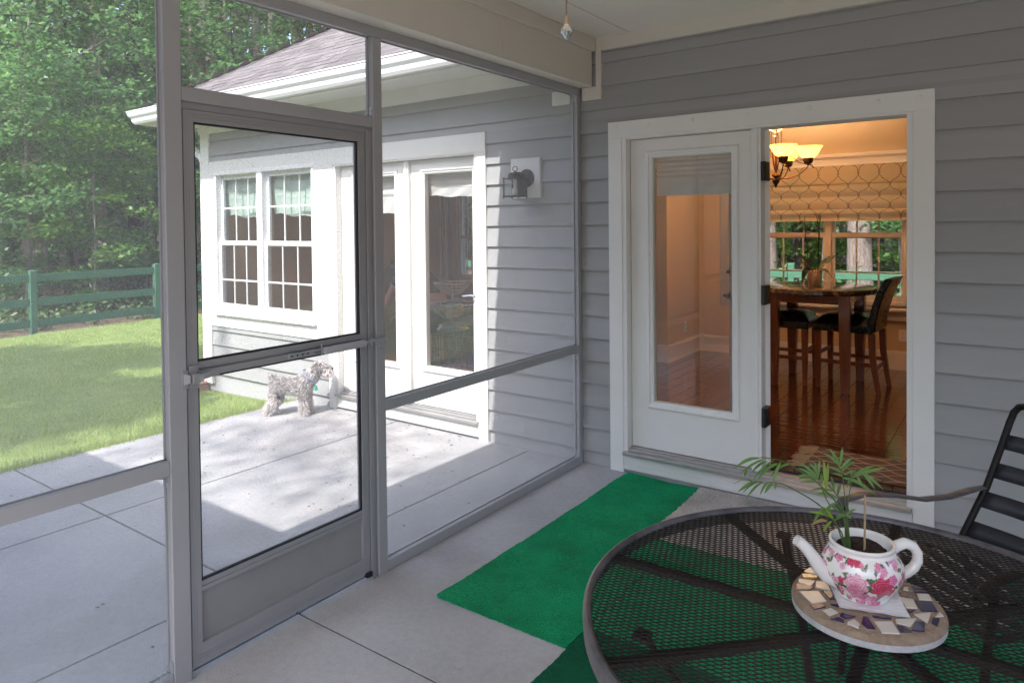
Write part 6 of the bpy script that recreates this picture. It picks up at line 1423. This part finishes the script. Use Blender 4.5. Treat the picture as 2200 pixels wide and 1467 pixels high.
# along the fence, from the open edge of the picture towards the house corner
T = [
 (mA,-16.3,2.45,1.0,2.6,'leaning pale maple just beyond the first fence bay'),
 (mC,-17.2,3.15,1.0,None,'thin sapling with a sunlit stem behind the near fence post'),
 (mB,-18.4,1.9,.95,None,'dark maple filling the outer edge of the woods'),
 (mB,-19.5,4.6,1.0,None,'dark dense maple behind the middle of the long fence bay'),
 (mC,-16.6,4.05,1.05,None,'forked sapling standing close behind the middle of the fence bay'),
 (mA,-20.5,5.6,1.05,.6,'pale-stemmed maple deep behind the fence bay'),
 (pB,-19.0,6.25,1.0,None,'thick dark pine trunk near the second fence post'),
 (mC,-17.0,5.5,.9,None,'low leafy sapling beside the thick dark pine'),
 (mB,-22.5,3.2,1.1,None,'tall dark maple deep in the woods'),
 (pA,-23,5.1,1.0,None,'straight pine seen between the maples'),
 (pA,-24,7.4,1.05,None,'straight pine rising behind the dark pine trunk'),
 (mA,-19.5,8.0,1.0,3.5,'maple showing above the low end of the shingled roof'),
 (pA,-21,9.6,1.0,None,'pine with bare branches above the roof hip'),
 (pA,-19.2,10.6,.95,None,'pine with tangled dead branches above the roof slope'),
 (mB,-21,11.6,1.05,None,'dark maple above the middle of the roof slope'),
 (pB,-24,11.0,1.0,None,'dark pine far behind the roof'),
 (pA,-20.5,13.2,1.0,None,'pine leaning over the upper roof slope'),
 (mB,-22,14.5,1.05,None,'dark maple above the roof peak'),
 (mA,-26,2.0,1.15,None,'maple at the very back of the woods'),
 (mB,-27,7.0,1.2,None,'broad dark maple at the back of the woods'),
 (mC,-15.4,7.2,.95,None,'young maple beyond the fence near the house corner'),
 (mB,-18.5,9.2,.9,None,'dark maple close behind the house corner'),
 (pA,-27,12.5,1.1,None,'distant pine behind the roof peak'),
 (mC,-15.6,1.5,.85,None,'small leafy sapling at the outer end of the fence'),
 # behind the dining-room window
 (pA,-2.35,12.6,1.0,1.0,'broad sunlit pine trunk in the lower window pane'),
 (pB,-2.0,14.3,.9,None,'dark pine trunk beside the sunlit one outside the dining window'),
 (pA,-.30,12.2,1.15,2.0,'broad pale pine trunk outside the second window half'),
 (mA,-1.3,13.4,1.0,1.0,'thin curved maple stem outside the window mullion'),
 (mA,.45,12.8,.9,4.0,'crooked pale maple at the end of the window view'),
 (mB,-1.6,20,1.0,None,'dark maple behind the wire mesh fence'),
 (mB,.6,19,1.0,None,'dark leafy maple deep behind the dining window'),
 (mY,-1.2,15.0,1.1,None,'bright sapling between the pine trunks outside the dining window'),
 (mY,1.0,14.6,1.0,None,'bright sapling at the far end of the dining window view'),
 (mY,-1.9,16.5,1.2,None,'bright sapling deeper behind the dining window'),
 (mY,-14.9,3.3,.75,None,'low bright sapling right behind the long fence bay'),
 (mY,-17.6,7.6,1.1,None,'bright sapling beyond the fence by the house corner'),
 (mC,.2,15.5,1.1,None,'leafy sapling behind the pale pine outside the window'),
 (mB,-4.0,19,1.1,None,'dark maple seen through the far window'),
 (pA,-6.2,13,1.0,None,'pine outside the far window of the darker room'),
 (mB,-7.5,17,1.1,None,'maple behind the darker room windows'),
 (pA,-9.5,14.5,1.0,None,'pine at the corner of the two fences'),
]
for o,x,y,s,rz,lb in T: plant(o,x,y,s,rz,lb)
# tall trees behind the photographer: their thin crowns throw the dappled shade
sA = broadleaf(14.6,.08,2.2,12.9,8,M['barkp'],M['leafA'],34,.24,'flat-topped tree behind the photographer shading the lawn', group='trees shading the yard', nm='shade_tree')
sB = broadleaf(14.6,.025,1.1,13.5,5,M['barkp'],M['leafA'],5,.13,'thin-crowned tree behind the photographer dappling the patio', group='trees shading the yard', nm='shade_tree')
for i,(o,x,y,s) in enumerate(((sA,-6.6,-1.0,1),(sA,-9.4,-1.4,1),(sA,-7.5,-5.2,1.1),(sB,-2.3,-1.0,1),(sB,-1.5,-1.5,.95),(sB,-4.4,-1.9,.95))):
    p = (x+.64*s, y-11.56*s, -.15)
    if i in (0,3): q = o; q.location = p; q.scale = (s,s,s)
    else: q = copy_tree(o,p,i*1.3,s,label='thin-crowned tree shading the near lawn behind the photographer' if o is sB else None)
# undergrowth and the far woods
N_ = 900; cx_ = rng.uniform(-18.5,-12.9,N_); cy_ = rng.uniform(-4,11,N_); keep = (cx_ < -12.75-.09*(cy_-1.2)); cx_, cy_ = cx_[keep], cy_[keep]
cen = np.stack([cx_,cy_,np.array([gz(a,b) for a,b in zip(cx_,cy_)])+rng.random(len(cx_))**2*.45+.05],1)
c2 = np.stack([rng.uniform(-8,4,500),rng.uniform(9.3,17,500),rng.random(500)**2*.9-.2],1)
tag(fastmesh('undergrowth', np.concatenate([leaves(cen,16,.22,.25,.12,.5,.7),leaves(c2,24,.35,.3,.12,.55,.7)]), 4, leafmat('weed_leaf', [(.05,.12,.03),(.09,.18,.05),(.12,.21,.07),(.06,.13,.05),(.20,.20,.09)], trans=.35)), 'low leafy undergrowth on the forest floor behind the fences', 'undergrowth', kind='stuff')
n_ = 8500; ang = rng.uniform(R(40),R(205),n_); rr = rng.uniform(25,44,n_); fx = -2+rr*np.cos(ang); fy = 2+rr*np.sin(ang)
cen = np.stack([fx,fy,np.array([gz(a,b) for a,b in zip(fx,fy)])+rng.random(n_)**1.1*26+.3],1)
fw = fastmesh('far_woods', leaves(cen,15,1.3,.35,.55,.6,.7), 4, leafmat('far_leaf', [(.06,.13,.05),(.10,.19,.07),(.16,.13,.085),(.08,.15,.06),(.20,.17,.12),(.12,.22,.08)], trans=.4)); tag(fw, 'deep green woods closing the view behind the fences', 'woods', kind='stuff')
t = MB()
for k in range(420):
    a = random.uniform(R(40),R(205)); r_ = random.uniform(22,40); x, y = -2+r_*math.cos(a), 2+r_*math.sin(a); z = gz(x,y); w = random.uniform(.05,.17); l = random.gauss(0,.5)
    t.tube([(x,y,z-.3),(x+l*.4,y+l*.2,z+7),(x+l,y+l*.5,z+16)], [w*1.2,w,w*.6], 7)
tag(t.build('far_trunk', M['barkl'], None, smooth=60), 'countless thin trunks standing deep in the woods', 'woods', kind='stuff')
# fallen leaves blown over the patio
t = MB()
for k in range(170):
    x, y = random.uniform(-3.0,-.1), random.uniform(-2.8,-.03); s = random.uniform(.004,.014); a = random.random()*6.28
    if k % 3 == 0: x, y = random.uniform(-2.6,-.9), -random.random()**2*.5-.03
    c, d = math.cos(a)*s, math.sin(a)*s; t.add([(x-c,y-d,.002),(x+d*.5,y-c*.5,.005),(x+c,y+d,.002),(x-d*.5,y+c*.5,.004)],[(0,1,2,3)])
tag(t.build('leaf_litter', mat('dry_leaf_bits', (.10,.06,.035), .9, var=.5, vscale=90), None), 'tiny dry leaf bits scattered over the patio slab', 'leaf litter', kind='stuff')
# ---------------------------------------------------------------- camera and light
cam = bpy.data.cameras.new('camera'); co_ = bpy.data.objects.new('camera', cam); C.objects.link(co_); bpy.context.scene.camera = co_
ya, pi_, ro = R(35.91212), R(-1.09119), R(-.57528)
Fw_ = Vector((-math.sin(ya)*math.cos(pi_), math.cos(ya)*math.cos(pi_), math.sin(pi_))); rr_ = Vector((math.cos(ya),math.sin(ya),0)); uu_ = rr_.cross(Fw_)
R2_ = rr_*math.cos(ro)+uu_*math.sin(ro); U2_ = uu_*math.cos(ro)-rr_*math.sin(ro)
mw = Matrix((R2_,U2_,-Fw_)).transposed().to_4x4(); mw.translation = (2.3934,-4.115,1.6175); co_.matrix_world = mw
cam.sensor_width = 36; cam.lens = 1499.43/2200*36; cam.shift_y = -219.48/2200; cam.clip_start = .05; cam.clip_end = 600
ld = Vector((-.047,.85,-1)).normalized()
sun = bpy.data.lights.new('sun','SUN'); sun.energy = SUN_E; sun.angle = R(.55); sun.color = (1.0,.975,.95)
so = bpy.data.objects.new('sun', sun); C.objects.link(so); so.rotation_euler = ld.to_track_quat('-Z','Y').to_euler(); so.location = (2,-30,30)
w = bpy.data.worlds.new('World'); bpy.context.scene.world = w; w.use_nodes = True; nt = w.node_tree; nt.nodes.clear()
sk = nt.nodes.new('ShaderNodeTexSky'); sk.sky_type = 'NISHITA'; sk.sun_disc = False; sk.sun_elevation = math.asin(-ld.z); sk.sun_rotation = math.atan2(-ld.x,-ld.y); sk.air_density = 1.0; sk.dust_density = 2.0; sk.ozone_density = 1.0
bg = nt.nodes.new('ShaderNodeBackground'); bg.inputs['Strength'].default_value = SKY_E; ou = nt.nodes.new('ShaderNodeOutputWorld'); nt.links.new(sk.outputs[0],bg.inputs[0]); nt.links.new(bg.outputs[0],ou.inputs[0])
for i,p in enumerate(lamp_pos):
    l = bpy.data.lights.new('bulb','POINT'); l.energy = BULB_E; l.color = (1.0,.76,.52); l.shadow_soft_size = .035
    o = bpy.data.objects.new('chandelier_bulb', l); C.objects.link(o); o.location = p; o.parent = ch; o.location = Vector(p)-ch.location
s = bpy.context.scene; s.render.engine = 'CYCLES'; cy = s.cycles
cy.max_bounces = 10; cy.diffuse_bounces = 5; cy.glossy_bounces = 4; cy.transmission_bounces = 6; cy.transparent_max_bounces = 32; cy.caustics_reflective = False; cy.caustics_refractive = False
cy.use_denoising = True; cy.denoiser = 'OPENIMAGEDENOISE'; cy.sample_clamp_indirect = 4; cy.use_adaptive_sampling = True; cy.adaptive_threshold = .015
vs_ = s.view_settings; vs_.view_transform = 'Standard'; vs_.look = 'None'; vs_.gamma = 1; vs_.exposure = EXPO; vs_.use_curve_mapping = False
